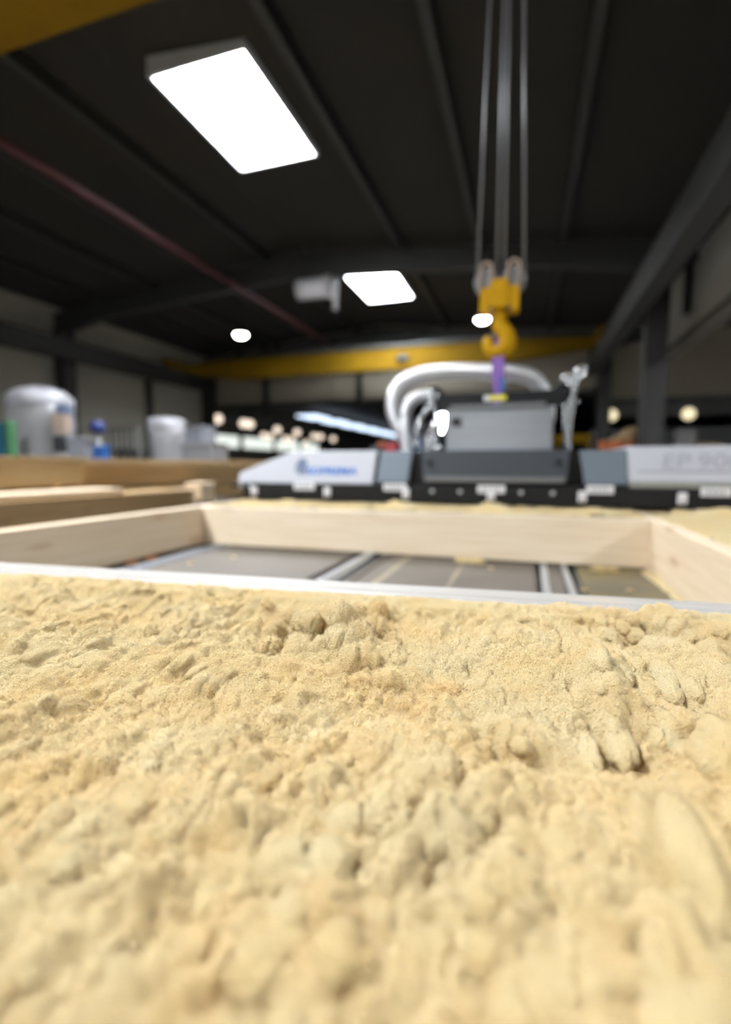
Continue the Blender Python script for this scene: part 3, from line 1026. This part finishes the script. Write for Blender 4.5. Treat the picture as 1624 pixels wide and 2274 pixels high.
# ------------------------------------------------------------------ blowing machine
MX0, MX1, MY0, MY1 = -1.81, 1.43, 2.85, 3.75
MC = -.19
mc = thing('blowing_machine', 'black and white insulation blowing plate hanging over the timber frame', 'machine', (MC, 3.3, 1.125))
BZ = 1.225
part('base_plate', box(MX0 + .03, MX1 - .03, MY0, MY1, 1.122, BZ, .006), 'black', mc, 'black base plate')


def yf(z, y0=MY0 + .01, k=.28):
    return y0 + (z - BZ) * k


def cover(pts, k=.28, y0=MY0 + .01, bevel=.006):
    """cover with a front that leans back; pts in x, z"""
    bm = bmesh.new()
    a = [bm.verts.new((x, yf(z, y0, k), z)) for x, z in pts]
    b = [bm.verts.new((x, 2 * 3.3 - yf(z, y0, k), z)) for x, z in pts]
    n = len(pts)
    bm.faces.new(a)
    bm.faces.new(b[::-1])
    for i in range(n):
        bm.faces.new((a[i], a[(i + 1) % n], b[(i + 1) % n], b[i]))
    bmesh.ops.recalc_face_normals(bm, faces=bm.faces[:])
    bmesh.ops.bevel(bm, geom=bm.edges[:], offset=bevel, segments=2, affect='EDGES', profile=.5)
    return bm


wc1 = part('white_cover', cover([(-1.82, BZ), (-.89, BZ), (-.875, 1.428), (-1.45, 1.428), (-1.82, 1.29)]), 'white', mc, 'white cover with blue lettering')
wc2 = part('white_cover', cover([(.505, BZ + .028), (1.44, BZ + .028), (1.44, 1.30), (1.07, 1.438), (.492, 1.438)]), 'white', mc, 'white cover with grey lettering')
part('seal_strip', box(.505, 1.42, MY0 + .012, MY1 - .012, BZ, BZ + .028), 'seal', mc)
part('side_panel', cover([(-.868, BZ + .012), (-.672, BZ + .012), (-.652, 1.424), (-.848, 1.424)], .22), 'grey_blue', mc)
part('side_panel', cover([(.292, BZ + .012), (.497, BZ + .012), (.487, 1.42), (.264, 1.42)], .22), 'grey_blue', mc)
part('frame_block', box(-.87, .50, MY0 + .075, MY1 - .075, BZ, 1.418), 'black', mc)
part('centre_panel', cover([(-.578, BZ + .022), (.203, BZ + .022), (.215, 1.424), (-.594, 1.424)], .18, MY0 - .005), 'grey', mc)
part('centre_lip', box(-.565, .19, MY0 - .012, MY0 + .02, BZ + .020, BZ + .050, .004), 'grey_lip', mc)
for x in (-.54, .16):
    part('bolt', disc_y(x, 1.355, .014, MY0 - .002, MY0 + .04), 'black_satin', mc)
# lettering and emblem
def text_mesh(body, size, material, parent, x, z, name, outline=False, bold=0.0, shear=0.0, sx=1.0, k=.28):
    cu = bpy.data.curves.new(name, 'FONT')
    cu.body = body
    cu.size = size
    cu.extrude = .0008
    cu.offset = bold
    cu.shear = shear
    cu.space_character = 1.04
    tmp = bpy.data.objects.new(name, cu)
    C.objects.link(tmp)
    dg = bpy.context.evaluated_depsgraph_get()
    me = bpy.data.meshes.new_from_object(tmp.evaluated_get(dg))
    bpy.data.objects.remove(tmp)
    for v in me.vertices:
        zz = z + v.co.y
        v.co = Vector((x + v.co.x * sx, yf(zz, k=k) - .0022 - v.co.z, zz))
    me.materials.clear()
    me.materials.append(M[material])
    return link(name, me, parent)


text_mesh('SOPREMA', .062, 'blue', wc1, -1.335, 1.283, 'lettering', bold=.0022, shear=.12, sx=1.22)
text_mesh('EP', .105, 'silver_print', wc2, .650, 1.325, 'lettering', shear=.1, sx=1.18, bold=.0015)
text_mesh('900', .105, 'silver_print', wc2, .808, 1.325, 'lettering', shear=.1, sx=1.18, bold=.0015)
part('print_line', prism([(.545, 1.302), (1.30, 1.302), (1.30, 1.312), (.545, 1.312)], 'y', yf(1.307) - .003, yf(1.307) + .001), 'silver_print', wc2)
# slate grey animal emblem: body with head, trunk and legs
emb = [(-1.372, 1.278), (-1.360, 1.278), (-1.358, 1.302), (-1.352, 1.302), (-1.349, 1.280), (-1.338, 1.280), (-1.336, 1.318), (-1.330, 1.342), (-1.336, 1.364), (-1.350, 1.380),
       (-1.370, 1.386), (-1.388, 1.380), (-1.402, 1.364), (-1.410, 1.342), (-1.414, 1.318), (-1.410, 1.300), (-1.402, 1.292), (-1.398, 1.300), (-1.402, 1.312), (-1.398, 1.328), (-1.392, 1.318), (-1.390, 1.282), (-1.378, 1.282), (-1.376, 1.300)]
bm = bmesh.new()
fa_ = [bm.verts.new((x, yf(z) - .0028, z)) for x, z in emb]
bk_ = [bm.verts.new((x, yf(z) + .001, z)) for x, z in emb]
bm.faces.new(fa_)
bm.faces.new(bk_[::-1])
for i in range(len(emb)):
    bm.faces.new((fa_[i], fa_[(i + 1) % len(emb)], bk_[(i + 1) % len(emb)], bk_[i]))
bmesh.ops.recalc_face_normals(bm, faces=bm.faces[:])
part('emblem', bm, 'logo', wc1)
# clips, labels and screws on the base plate
for x in (-1.69, -1.177, -.677, -.19, .28, .742, 1.25):
    c_ = part('clip', box(x - .021, x + .021, MY0 - .014, MY0 + .002, 1.143, 1.203, .004), 'label', mc, 'pale metal clip')
    part('clip_bolt', disc_y(x, 1.158, .008, MY0 - .020, MY0 - .013, 12), 'brown', c_)
for x, z, w_ in ((-1.335, 1.207, .07), (-.745, 1.210, .07), (-.190, 1.206, .075), (.365, 1.212, .065), (.885, 1.208, .065)):
    l_ = part('label_plate', box(x - w_, x + w_, MY0 - .006, MY0 + .002, z - .022, z + .022, .002), 'label', mc, 'white label plate')
    for k in range(4):
        part('print', box(x - w_ * .7 + k * w_ * .36, x - w_ * .7 + k * w_ * .36 + w_ * .24, MY0 - .0075, MY0 - .005, z - .008, z + .008), 'print', l_)
for x in (-.521, -.362, -.03, .133):
    part('screw', disc_y(x, 1.19, .012, MY0 - .008, MY0 + .002, 16), 'rail', mc)
for x in (-1.72, -1.79):
    part('screw', disc_y(x, 1.205, .012, MY0 - .008, MY0 + .003, 16), 'rail', mc)
part('side_arm', box(MX0 - .10, MX0 + .05, MY0 + .06, MY0 + .1, 1.195, 1.215, .003), 'black', mc)
# suction box
part('suction_box', box(-.485, .135, 3.07, 3.53, 1.42, 1.675, .008), 'steel', mc, 'stainless steel suction box')
part('box_flange', box(-.455, .09, 3.05, 3.55, 1.672, 1.70, .004), 'grey_lip', mc)
prt = part('port', box(-.455, -.385, 3.058, 3.072, 1.575, 1.635, .006), 'grey_lip', mc)
part('port_hole', disc_y(-.418, 1.600, .022, 3.050, 3.062, 16), 'black_satin', prt)
# lifting beam above the box
lb = part('lifting_beam', box(-.62, .215, 3.27, 3.33, 1.705, 1.80, .006), 'black_satin', mc, 'black lifting beam')
part('beam_label', box(-.24, -.14, 3.262, 3.272, 1.745, 1.778, .002), 'yellow_label', lb, 'yellow warning label')
part('beam_label', box(-.275, -.24, 3.262, 3.272, 1.745, 1.778, .002), 'label', lb)
part('beam_bracket', prism([(-.64, 1.80), (-.52, 1.80), (-.56, 1.85), (-.62, 1.86)], 'y', 3.285, 3.315, .004), 'black_satin', lb)
part('beam_bracket', prism([(.13, 1.80), (.23, 1.80), (.22, 1.86), (.17, 1.84)], 'y', 3.285, 3.315, .004), 'black_satin', lb)
part('eye_bolt', tube([(.07 + .02 * math.cos(t), 3.262, 1.70 + .02 * math.sin(t)) for t in np.linspace(0, 2 * math.pi, 20)[:-1]], .006, 8, closed=True), 'chrome', lb)


def shackle(x, y, z, r, tilt, parent):
    pts = []
    for t in np.linspace(-.35 * math.pi, 1.35 * math.pi, 18):
        u, v = r * math.cos(t), r * 1.35 * math.sin(t)
        pts.append((x + u * math.cos(tilt) - v * math.sin(tilt), y, z + u * math.sin(tilt) + v * math.cos(tilt)))
    return part('shackle', tube(pts, r * .30, 10), 'chrome', parent)


shackle(.205, 3.27, 1.855, .022, -.3, lb)
shackle(.285, 3.27, 1.895, .026, -.45, lb)
shackle(-.60, 3.27, 1.79, .026, .2, lb)

# chains: a thing of its own each, every link a part
_link = {}
def chain(label, path, pitch=.030, group=None):
    t = thing('lifting_chain', label, 'chain', path[0], group)
    P = [Vector(p) for p in path]
    pos = []
    acc = 0.0
    for a, b in zip(P, P[1:]):
        L = (b - a).length
        while acc < L:
            pos.append((a + (b - a) * (acc / L), (b - a).normalized()))
            acc += pitch
        acc -= L
    if 'm' not in _link:
        w_, h_ = .0115, .013
        pts = [(w_ * math.cos(q), 0, h_ * math.sin(q) + (.010 if math.sin(q) > 0 else -.010)) for q in np.linspace(0, 2 * math.pi, 17)[:-1]]
        bm = tube(pts, .0052, 7, closed=True)
        me = bpy.data.meshes.new('chain_link')
        bm.to_mesh(me)
        bm.free()
        me.materials.append(M['chrome'])
        _link['m'] = me
    for i, (p, d) in enumerate(pos):
        o = bpy.data.objects.new('chain_link', _link['m'])
        C.objects.link(o)
        o.parent = t
        o.location = p - t.location
        q = d.to_track_quat('Z', 'Y')
        o.rotation_mode = 'QUATERNION'
        o.rotation_quaternion = q @ Matrix.Rotation(math.pi / 2 * (i % 2) + .4 * math.sin(i * 2.1), 4, 'Z').to_quaternion()
    return t


chain('bright zinc chain hanging from the beam end to the plate beside the suction box', [(.262, 3.27, 1.875), (.250, 3.262, 1.76), (.232, 3.255, 1.60), (.232, 3.25, 1.43)])
chain('slack doubled zinc chain behind the hanging chain at the box side', [(.262, 3.27, 1.72), (.205, 3.24, 1.70), (.21, 3.23, 1.56), (.225, 3.22, 1.43)])
chain('zinc chain looping down beside the foil hose to the machine', [(-.60, 3.26, 1.765), (-.64, 3.25, 1.70), (-.695, 3.24, 1.62), (-.70, 3.23, 1.52), (-.685, 3.22, 1.43)])
chain('short slack zinc chain bunched in front of the suction box edge', [(-.60, 3.24, 1.755), (-.575, 3.22, 1.68), (-.545, 3.2, 1.60), (-.56, 3.19, 1.52), (-.60, 3.18, 1.47), (-.57, 3.18, 1.43)])
# polished fittings between hose and box
ft = thing('hose_coupling', 'polished metal pipe elbow with clamps beside the suction box', 'pipe fitting', (-.60, 3.35, 1.42))
part('elbow', tube(arc([(-.50, 3.36, 1.63), (-.545, 3.34, 1.635), (-.60, 3.33, 1.60), (-.635, 3.33, 1.53), (-.64, 3.33, 1.42)], 20), .042, 18), 'chrome', ft)
for z in (1.47, 1.54):
    part('clamp', lathe([(.044, -.008), (.050, -.008), (.050, .008), (.044, .008)], (-.64, 3.33, z), 24), 'chrome', ft)
part('valve', lathe([(0, 0), (.03, 0), (.034, .012), (.03, .03), (.016, .036), (.016, .07), (.026, .075), (.026, .085), (0, .085)], (-.56, 3.22, 1.43), 18), 'chrome', ft)
part('lever', box(-.60, -.55, 3.20, 3.212, 1.50, 1.512, .003), 'brown', ft)
bm = prism([(-.036, .062), (-.012, .076), (.034, .070), (.036, -.03), (.024, -.074), (.008, -.066), (.002, -.01), (-.022, .018)], 'y', -.005, .005, .003)
bmesh.ops.rotate(bm, verts=bm.verts[:], cent=(0, 0, 0), matrix=Matrix.Rotation(math.radians(-13), 3, 'Z') @ Matrix.Rotation(math.radians(-22), 3, 'X'))  # plate outline and tilt shaped to mirror the skylight as one bright glint
bmesh.ops.translate(bm, verts=bm.verts[:], vec=(-.53, 3.17, 1.60))
for x, y, z, r in ((-.598, 3.20, 1.765, .020), (-.665, 3.19, 1.60, .019), (-.70, 3.20, 1.475, .016), (-.565, 3.14, 1.49, .019), (-.53, 3.15, 1.45, .015)):
    part('glint_ball', lathe([(r * math.sin(t), -r * math.cos(t)) for t in np.linspace(0, math.pi, 15)], (x, y, z), 24), 'chrome', ft)  # chrome balls added only to throw small sparkles
part('glint_plate', bm, 'chrome', ft, 'bright metal plate tilted to mirror the skylight')
# foil hoses
def hose(label, pts, r, pitch, parent=None, ends=True):
    path = arc(pts, 400)
    L = sum((b - a).length for a, b in zip(path, path[1:]))
    nr = int(L / pitch) * 4
    path = arc(pts, nr)
    rad = [r * (1 + .055 * (1, 0, -1, 0)[i % 4]) for i in range(nr + 1)]
    t = thing('foil_hose', label, 'hose', pts[0])
    part('hose', tube(path, rad, 20), 'hose', t)
    for e, f in ((0, 3), (nr, nr - 3)):
        part('hose_clamp', tube([path[e], path[f]], r * 1.12, 20), 'rail', t)
    return t


hose('thick silver corrugated foil hose arching over the machine behind the purple sling',
     [(-.80, 3.62, 1.43), (-.885, 3.60, 1.58), (-.945, 3.56, 1.75), (-.90, 3.53, 1.89), (-.76, 3.50, 1.965), (-.52, 3.5, 1.982), (-.23, 3.5, 1.962), (-.02, 3.5, 1.925), (.07, 3.52, 1.84), (.11, 3.56, 1.72), (.10, 3.60, 1.60), (.09, 3.62, 1.43)], .054, .0125)
hose('short silver corrugated hose curling from the beam end to the machine',
     [(-.60, 3.40, 1.80), (-.67, 3.40, 1.815), (-.75, 3.40, 1.80), (-.81, 3.41, 1.73), (-.82, 3.42, 1.62), (-.81, 3.43, 1.43)], .040, .012)
part('hose_flange', lathe([(.07, 0), (.07, .03), (.058, .03), (.058, .06)], (.09, 3.62, 1.40), 24), 'rail', mc)

# blue and red things behind on the machine
jc = thing('canister', 'blue plastic canister standing on the machine behind the left panel', 'canister', (-.83, 3.55, 1.43))
part('body', box(-.79, -.71, 3.50, 3.58, 1.43, 1.53, .012), 'plastic_blue', jc)
part('cap', lathe([(.016, 0), (.016, .02), (0, .02)], (-.76, 3.54, 1.53), 14), 'dark', jc)
rc = thing('toolbox', 'small red toolbox on the machine beside the blue canister', 'toolbox', (-.95, 3.55, 1.43))
part('body', box(-1.0, -.90, 3.50, 3.58, 1.43, 1.50, .008), 'plastic_red', rc)
part('handle', tube(arc([(-.98, 3.54, 1.50), (-.975, 3.54, 1.525), (-.925, 3.54, 1.525), (-.92, 3.54, 1.50)], 12), .006, 8), 'dark', rc)
gb = thing('clamp_bar', 'dark grey clamp block with a brown grip on the machine top', 'clamp', (-1.07, 3.52, 1.43))
part('body', box(-1.10, -1.03, 3.48, 3.56, 1.43, 1.475, .006), 'grey', gb)
part('grip', box(-1.05, -1.0, 3.50, 3.54, 1.475, 1.51, .008), 'rust', gb)

# ------------------------------------------------------------------ hook block and sling
HX = -.195
hk = thing('crane_hook_block', 'yellow crane hook block hanging on wire ropes above the blowing machine', 'hook block', (HX, YH, 2.0))
for s in (-1, 1):
    x = HX + s * .082
    pts = []
    hz = 2.545
    for t in np.linspace(0, math.pi, 12):
        pts.append((x + .034 * math.cos(t), hz + .034 * math.sin(t)))
    pts += [(x - .034, 2.32), (x - .02, 2.285), (x + .02, 2.285), (x + .034, 2.32)]
    for y0, y1 in ((YH - .055, YH - .045), (YH + .045, YH + .055)):
        # side cheek with its long slot: two rails and a lower plate
        pl_ = part('cheek_plate', prism([(x - .034, 2.285), (x + .034, 2.285), (x + .034, 2.43), (x - .034, 2.43)], 'y', y0, y1), 'yellow', hk)
        ring = [(x + .034 * math.cos(t), (y0 + y1) / 2, 2.545 + .034 * math.sin(t)) for t in np.linspace(0, math.pi, 14)]
        part('cheek_hoop', tube([(x + .034, (y0 + y1) / 2, 2.42)] + ring + [(x - .034, (y0 + y1) / 2, 2.42)], .009, 8), 'brown', hk)
    part('sheave', tube([(x, YH - .036, 2.47), (x, YH - .012, 2.47), (x, YH, 2.47), (x, YH + .012, 2.47), (x, YH + .036, 2.47)], [.075, .06, .055, .06, .075], 24), 'rope', hk)
    bt = part('bolt', disc_y(HX + s * .055 + .005, 2.292, .012, YH - .075, YH - .055, 14), 'chrome', hk)
part('body', prism([(HX - .055, 2.30), (HX + .055, 2.30), (HX + .058, 2.44), (HX + .045, 2.475), (HX - .045, 2.475), (HX - .058, 2.44)], 'y', YH - .07, YH + .07, .012), 'yellow', hk)
part('swivel', lathe([(0, 2.20), (.035, 2.20), (.045, 2.24), (.045, 2.31), (0, 2.31)], (HX, YH, 0), 24), 'yellow', hk)
# the hook: swept with a thick crown
hp = [(HX - .005, 2.24), (HX + .0, 2.205), (HX + .03, 2.175), (HX + .05, 2.125), (HX + .045, 2.08), (HX + .01, 2.055), (HX - .03, 2.05), (HX - .06, 2.085), (HX - .068, 2.125), (HX - .066, 2.15)]
path = arc([(x, YH, z) for x, z in hp], 40)
rad = [.034 + .024 * math.sin(math.pi * min(1, i / 34)) if i < 34 else .034 * (1 - (i - 34) / 8.5) + .004 for i in range(41)]
part('hook', tube(path, rad, 16), 'yellow', hk)
part('latch', box(HX - .062, HX - .01, YH - .012, YH + .012, 2.150, 2.160, .002), 'rope', hk)
for s in (-1, 1):
    for d in (-.06, .06):
        x = HX + s * .082 + d
        part('wire_rope', tube([(x, YH, 2.47), (x * .6 + HX * .4, YH, 4.56)], .008, 8), 'rope', hk)

sl = thing('lifting_sling', 'purple webbing sling running from the hook to the black lifting beam', 'sling', (HX, YH, 1.70))
w0, w1 = .016, .036
for s, y0 in ((-1, YH - .036), (1, YH + .030)):
    pts = [(HX - .03, 1.70), (HX + .03, 1.70), (HX + .028, 1.80), (HX + .042, 1.95), (HX + .032, 2.02), (HX + .008, 2.098), (HX - .022, 2.10), (HX - .034, 2.02), (HX - .036, 1.90), (HX - .022, 1.82)]
    part('strap', prism(pts, 'y', y0, y0 + .006), 'purple', sl)
part('strap', box(HX - .03, HX + .03, YH - .04, YH + .04, 1.690, 1.702), 'purple', sl)
part('eye', tube(arc([(HX - .01, YH - .034, 2.095), (HX - .005, YH - .02, 2.112), (HX - .004, YH, 2.118), (HX - .005, YH + .02, 2.112), (HX - .01, YH + .034, 2.095)], 12), .016, 8), 'purple', sl)
part('sling_label', box(HX + .018, HX + .044, YH - .05, YH - .046, 1.80, 1.88), 'plastic_blue', sl, 'blue sling label')

# ------------------------------------------------------------------ left timber stack and goods
st = thing('trestle_table', 'low steel trestle under the stacked long timbers', 'trestle', (-4.1, 5, 0))
for y in (2.2, 4.6, 7.0, 9.4):
    part('top_bar', box(-5.1, -3.55, y - .05, y + .05, .80, .878), 'steelwork', st)
    for x in (-5.0, -3.65):
        part('leg', box(x - .04, x + .04, y - .04, y + .04, 0, .80), 'steelwork', st)


def beam(name, label, x0, x1, y0, y1, z0, z1, m_, endm=None):
    t = thing(name, label, 'timber', ((x0 + x1) / 2, y0, z0))
    part('body', box(x0, x1, y0 + .004, y1 - .004, z0, z1, .006), m_, t)
    for a, b in ((y0, y0 + .0045), (y1 - .0045, y1)):
        part('end_face', box(x0 + .004, x1 - .004, a, b, z0 + .004, z1 - .004), endm or 'end', t)
    return t


beam('timber_beam', 'lowest broad brown timber beam on the trestle with white wrap below', -4.0, -3.55, 1.2, 4.65, .88, 1.075, 'glulam')
beam('timber_beam', 'slim pale board with a bright top lying on the lowest timber beam', -3.98, -3.6, 1.2, 3.72, 1.077, 1.125, 'stud_y', 'pale_end')
beam('timber_beam', 'tall light brown timber beam with an orange sawn end above the pale board', -4.35, -4.0, 1.0, 3.66, 1.165, 1.415, 'glulam2')
beam('timber_beam', 'long brown timber beam continuing behind the orange sawn end', -4.45, -4.12, 3.70, 9.6, 1.12, 1.355, 'glulam')
beam('timber_beam', 'brown timber beam at the bottom of the stack behind the pale post ends', -4.6, -4.12, 1.2, 9.4, .88, 1.09, 'glulam')
beam('timber_beam', 'long tan top beam under the white wrapped stacks', -4.9, -4.5, 1.0, 10.2, 1.12, 1.408, 'glulam2')
beam('timber_beam', 'base timber hidden under the long tan top beam', -5.05, -4.65, 1.2, 10.0, .88, 1.118, 'glulam')
for i, (y0, z1) in enumerate(((4.72, 1.06), (5.12, 1.12))):
    beam('timber_block', 'pale sawn timber block standing beside the lowest beam' if i == 0 else 'taller pinkish timber block beside the pale sawn block', -4.02, -3.78, y0, y0 + .28, .88, z1, 'stud_y', 'pale_end')
pf = thing('wrap_bundle', 'white wrapped bundle on the floor shelf under the lowest beam', 'bundle', (-3.3, 2.6, .5))
part('body', box(-3.48, -3.08, 2.0, 3.9, .62, .86, .06, 3), 'wrap', pf)
part('strap', box(-3.49, -3.07, 2.25, 2.33, .61, .866, .02), 'plastic_blue', pf)
part('stand', box(-3.45, -3.12, 2.05, 3.85, 0, .62), 'steelwork', pf)


def at(px, py, depth):
    """a point at a chosen depth along the line of sight of a photo pixel"""
    r = Vector((math.cos(YAW), math.sin(YAW), 0))
    f = Vector((-math.sin(YAW), math.cos(YAW), 0)) * math.cos(PITCH) - Vector((0, 0, 1)) * math.sin(PITCH)
    return EYE + (r * ((px - 812) / FPX) - r.cross(f) * ((py - 1137) / FPX) + f) * depth


def wrapped(name, label, px0, px1, py, depth, dome, hood=True):
    c = at((px0 + px1) / 2, py, depth)
    r = (px1 - px0) / 2 / FPX * depth
    t = thing(name, label, 'wrapped stack', (c.x, c.y, 0))
    h = c.z
    hb_ = h - .16 - dome
    prof = [(0, .14), (r * .97, .14)] + [(r * (.985 + .015 * math.sin(k * 1.7)), .14 + (hb_ - .14) * k / 14) for k in range(15)]
    bm = lathe(prof + [(0, hb_)], (c.x, c.y, 0), 40)
    for v in bm.verts:         # squared-off plan of goods under stretch film
        d = Vector((v.co.x - c.x, v.co.y - c.y))
        if d.length > 1e-5:
            a = math.atan2(d.y, d.x) - .5
            k = 1 / (abs(math.cos(a)) ** 5 + abs(math.sin(a)) ** 5) ** .2
            k = 1 + (k - 1) * .35
            v.co.x, v.co.y = c.x + d.x * k, c.y + d.y * k
    part('wrapped_goods', bm, 'wrap', t)
    bm = lathe([(r * 1.03, hb_ - .03), (r * 1.04, hb_ + .02), (r * 1.01, hb_ + .12), (r * .8, hb_ + .14 + dome * .6), (r * .4, hb_ + .16 + dome), (0, hb_ + .16 + dome)], (c.x, c.y, 0), 40)
    for v in bm.verts:
        d = v.co - Vector((c.x, c.y, v.co.z))
        v.co.z += .03 * math.sin(5 * math.atan2(d.y, d.x) + 1) * (d.length / r) * .6
    part('film_hood', bm, 'wrap_top', t)
    part('pallet', box(c.x - r, c.x + r, c.y - r, c.y + r, 0, .14), 'glulam2', t)
    return t, c, r


w1, c1, r1 = wrapped('wrapped_stack', 'large white wrapped round stack with a domed film hood by the cladding wall', 24, 152, 862, 7.6, .10)
b_ = at(131, 905, 7.6 - r1 - .12)
for (px0, px1, py0, py1, m_, nm) in ((122, 144, 898, 918, 'logo', 'print_patch'), (118, 146, 968, 1004, 'dark', 'document_pouch'), (118, 142, 918, 962, 'brown', 'print_patch')):
    a, b = at(px0, py1, 7.6 - r1 + .10), at(px1, py0, 7.6 - r1 + .10)
    dx = (b - a)
    bm = bmesh.new()
    n_ = Vector((math.cos(YAW), math.sin(YAW), 0)).cross(Vector((0, 0, 1)))
    vs_ = [Vector((a.x, a.y, a.z)), Vector((b.x, b.y, a.z)), Vector((b.x, b.y, b.z)), Vector((a.x, a.y, b.z))]
    lo = [bm.verts.new(v) for v in vs_]
    hi = [bm.verts.new(v - n_ * .16) for v in vs_]
    bm.faces.new(lo)
    bm.faces.new(hi[::-1])
    for i in range(4):
        bm.faces.new((lo[i], lo[(i + 1) % 4], hi[(i + 1) % 4], hi[i]))
    bmesh.ops.recalc_face_normals(bm, faces=bm.faces[:])
    part(nm, bm, m_, w1)
wrapped('wrapped_stack', 'smaller white wrapped round stack in front of the thin wall post', 330, 408, 928, 9.6, .02)


def carton(name, label, px0, px1, py0, depth, m_, cat='box', z0=0.0, lid=True, hd=.25):
    a = at(px0, py0, depth)
    w_ = (px1 - px0) / FPX * depth
    cx, cy = at((px0 + px1) / 2, py0, depth).xy
    t = thing(name, label, cat, (cx, cy, z0))
    part('body', box(cx - w_ / 2, cx + w_ / 2, cy - hd, cy + hd, z0, a.z - (.04 if lid else 0), .012), m_, t)
    if lid:
        part('lid', box(cx - w_ / 2 - .012, cx + w_ / 2 + .012, cy - hd - .012, cy + hd + .012, a.z - .06, a.z, .01), m_, t)
    return t, a.z


carton('carton_stack', 'upper white carton block beside the smaller wrapped stack', 418, 468, 948, 10.9, 'box_white', 'carton')
carton('carton_stack', 'wide lower white carton block before the far hall windows', 414, 494, 984, 9.4, 'wrap', 'carton')
carton('white_crate', 'low white crate between the large wrapped stack and the blue lamp post', 152, 200, 972, 6.7, 'box_white', 'crate', hd=.07)
carton('green_crate', 'tall green crate beside the large wrapped stack', 14, 30, 935, 6.9, 'plastic_green', 'crate', lid=False, hd=.05)
carton('teal_crate', 'teal blue crate next to the tall green crate', -20, 12, 938, 7.6, 'teal', 'crate', lid=False, hd=.06)
carton('blue_crate', 'bright blue crate behind the long tan top beam', 204, 238, 990, 8.0, 'plastic_blue', 'crate', hd=.07)
# navy ball-headed post
p = at(217, 948, 9.0)
bp = thing('navy_drum', 'navy blue round drum on a thin stand before the cladding wall', 'drum', (p.x, p.y, 0))
part('drum', lathe([(0, -.11), (.09, -.11), (.125, -.06), (.125, .02), (.10, .08), (.05, .105), (0, .11)], p, 24), 'navy', bp)
part('cap', lathe([(0, .10), (.07, .095), (.06, .12), (0, .125)], p, 24), 'box_white', bp)
part('stand', tube([(p.x, p.y, 0), (p.x, p.y, p.z - .11)], .03, 10), 'pole', bp)
part('foot', lathe([(0, 0), (.2, 0), (.2, .03), (0, .03)], (p.x, p.y, 0), 20), 'pole', bp)
# wire rack
ra, rb = at(245, 948, 9.0), at(306, 950, 8.7)
rk = thing('wire_rack', 'grey wire rack before the cladding wall between drum and wrapped stack', 'rack', ((ra.x + rb.x) / 2, ra.y, 0))
for k in range(6):
    x = ra.x + (rb.x - ra.x) * k / 5
    y = ra.y + (rb.y - ra.y) * k / 5
    part('upright', tube([(x, y, 0), (x, y, 2.02)], .022, 8), 'rafter', rk)
for z in (.4, .9, 1.42, 1.62, 2.0):
    part('shelf_bar', tube([(ra.x, ra.y, z), (rb.x, rb.y, z)], .02, 8), 'rafter', rk)
part('shelf', prism([(ra.x, ra.y), (rb.x, rb.y), (rb.x, rb.y + .34), (ra.x, ra.y + .34)], 'z', 1.420, 1.440), 'rafter', rk)
for k in range(3):
    x = ra.x + (rb.x - ra.x) * (k + .6) / 3.4
    y = ra.y + (rb.y - ra.y) * (k + .6) / 3.4
    t = thing('grey_bin', ('dark grey bin on the wire rack at the navy drum end', 'dark grey bin on the wire rack between two other bins', 'dark grey bin on the wire rack at the wrapped stack end')[k], 'bin', (x, y, 1.44), 'bins on the wire rack')
    part('body', box(x - .075, x + .075, y + .11, y + .27, 1.442, 1.59, .01), 'steelwork', t)
    part('rim', box(x - .082, x + .082, y + .102, y + .278, 1.575, 1.60, .004), 'rafter', t)

# things seen past the machine on the right
a, b = at(1232, 984, 12.0), at(1310, 966, 12.0)
yr = thing('yellow_barrier', 'yellow barrier rail standing behind the chain', 'barrier', ((a.x + b.x) / 2, a.y, 0))
part('rail', box(a.x, b.x, a.y, a.y + .06, a.z, b.z, .01), 'yellow_dull', yr)
for x in (a.x + .06, b.x - .06):
    part('post', box(x - .03, x + .03, a.y + .01, a.y + .05, 0, a.z), 'yellow_dull', yr)
a = at(1372, 990, 10.5)
om = thing('pallet_truck', 'orange red floor machine with a tan slanting cover beside the dark column', 'machine', (a.x, a.y, 0))
part('body', box(a.x - .35, a.x + .3, a.y - .2, a.y + .2, .05, a.z + .10, .03), 'rust', om)
part('slanted_cover', prism([(a.x - .18, a.z + .10), (a.x + .3, a.z + .10), (a.x + .33, a.z + .40), (a.x + .2, a.z + .38)], 'y', a.y - .1, a.y + .15, .02), 'glulam2', om)
for x in (a.x - .25, a.x + .2):
    part('wheel', disc_y(x, .08, .08, a.y - .24, a.y + .24), 'dark', om)
for i, (px0, px1, py0, d, m_, lab) in enumerate(((1500, 1540, 955, 17.0, 'pole', 'pale grey cabinet standing under the lintel of the second bay'), (1455, 1490, 975, 16.2, 'steelwork', 'dark low cabinet under the lintel of the second bay'), (1550, 1590, 985, 14.0, 'glulam2', 'tan carton under the lintel beside the galvanised pole'))):
    carton('cabinet' if i < 2 else 'tan_carton', lab, px0, px1, py0, d, m_, 'cabinet' if i < 2 else 'carton')
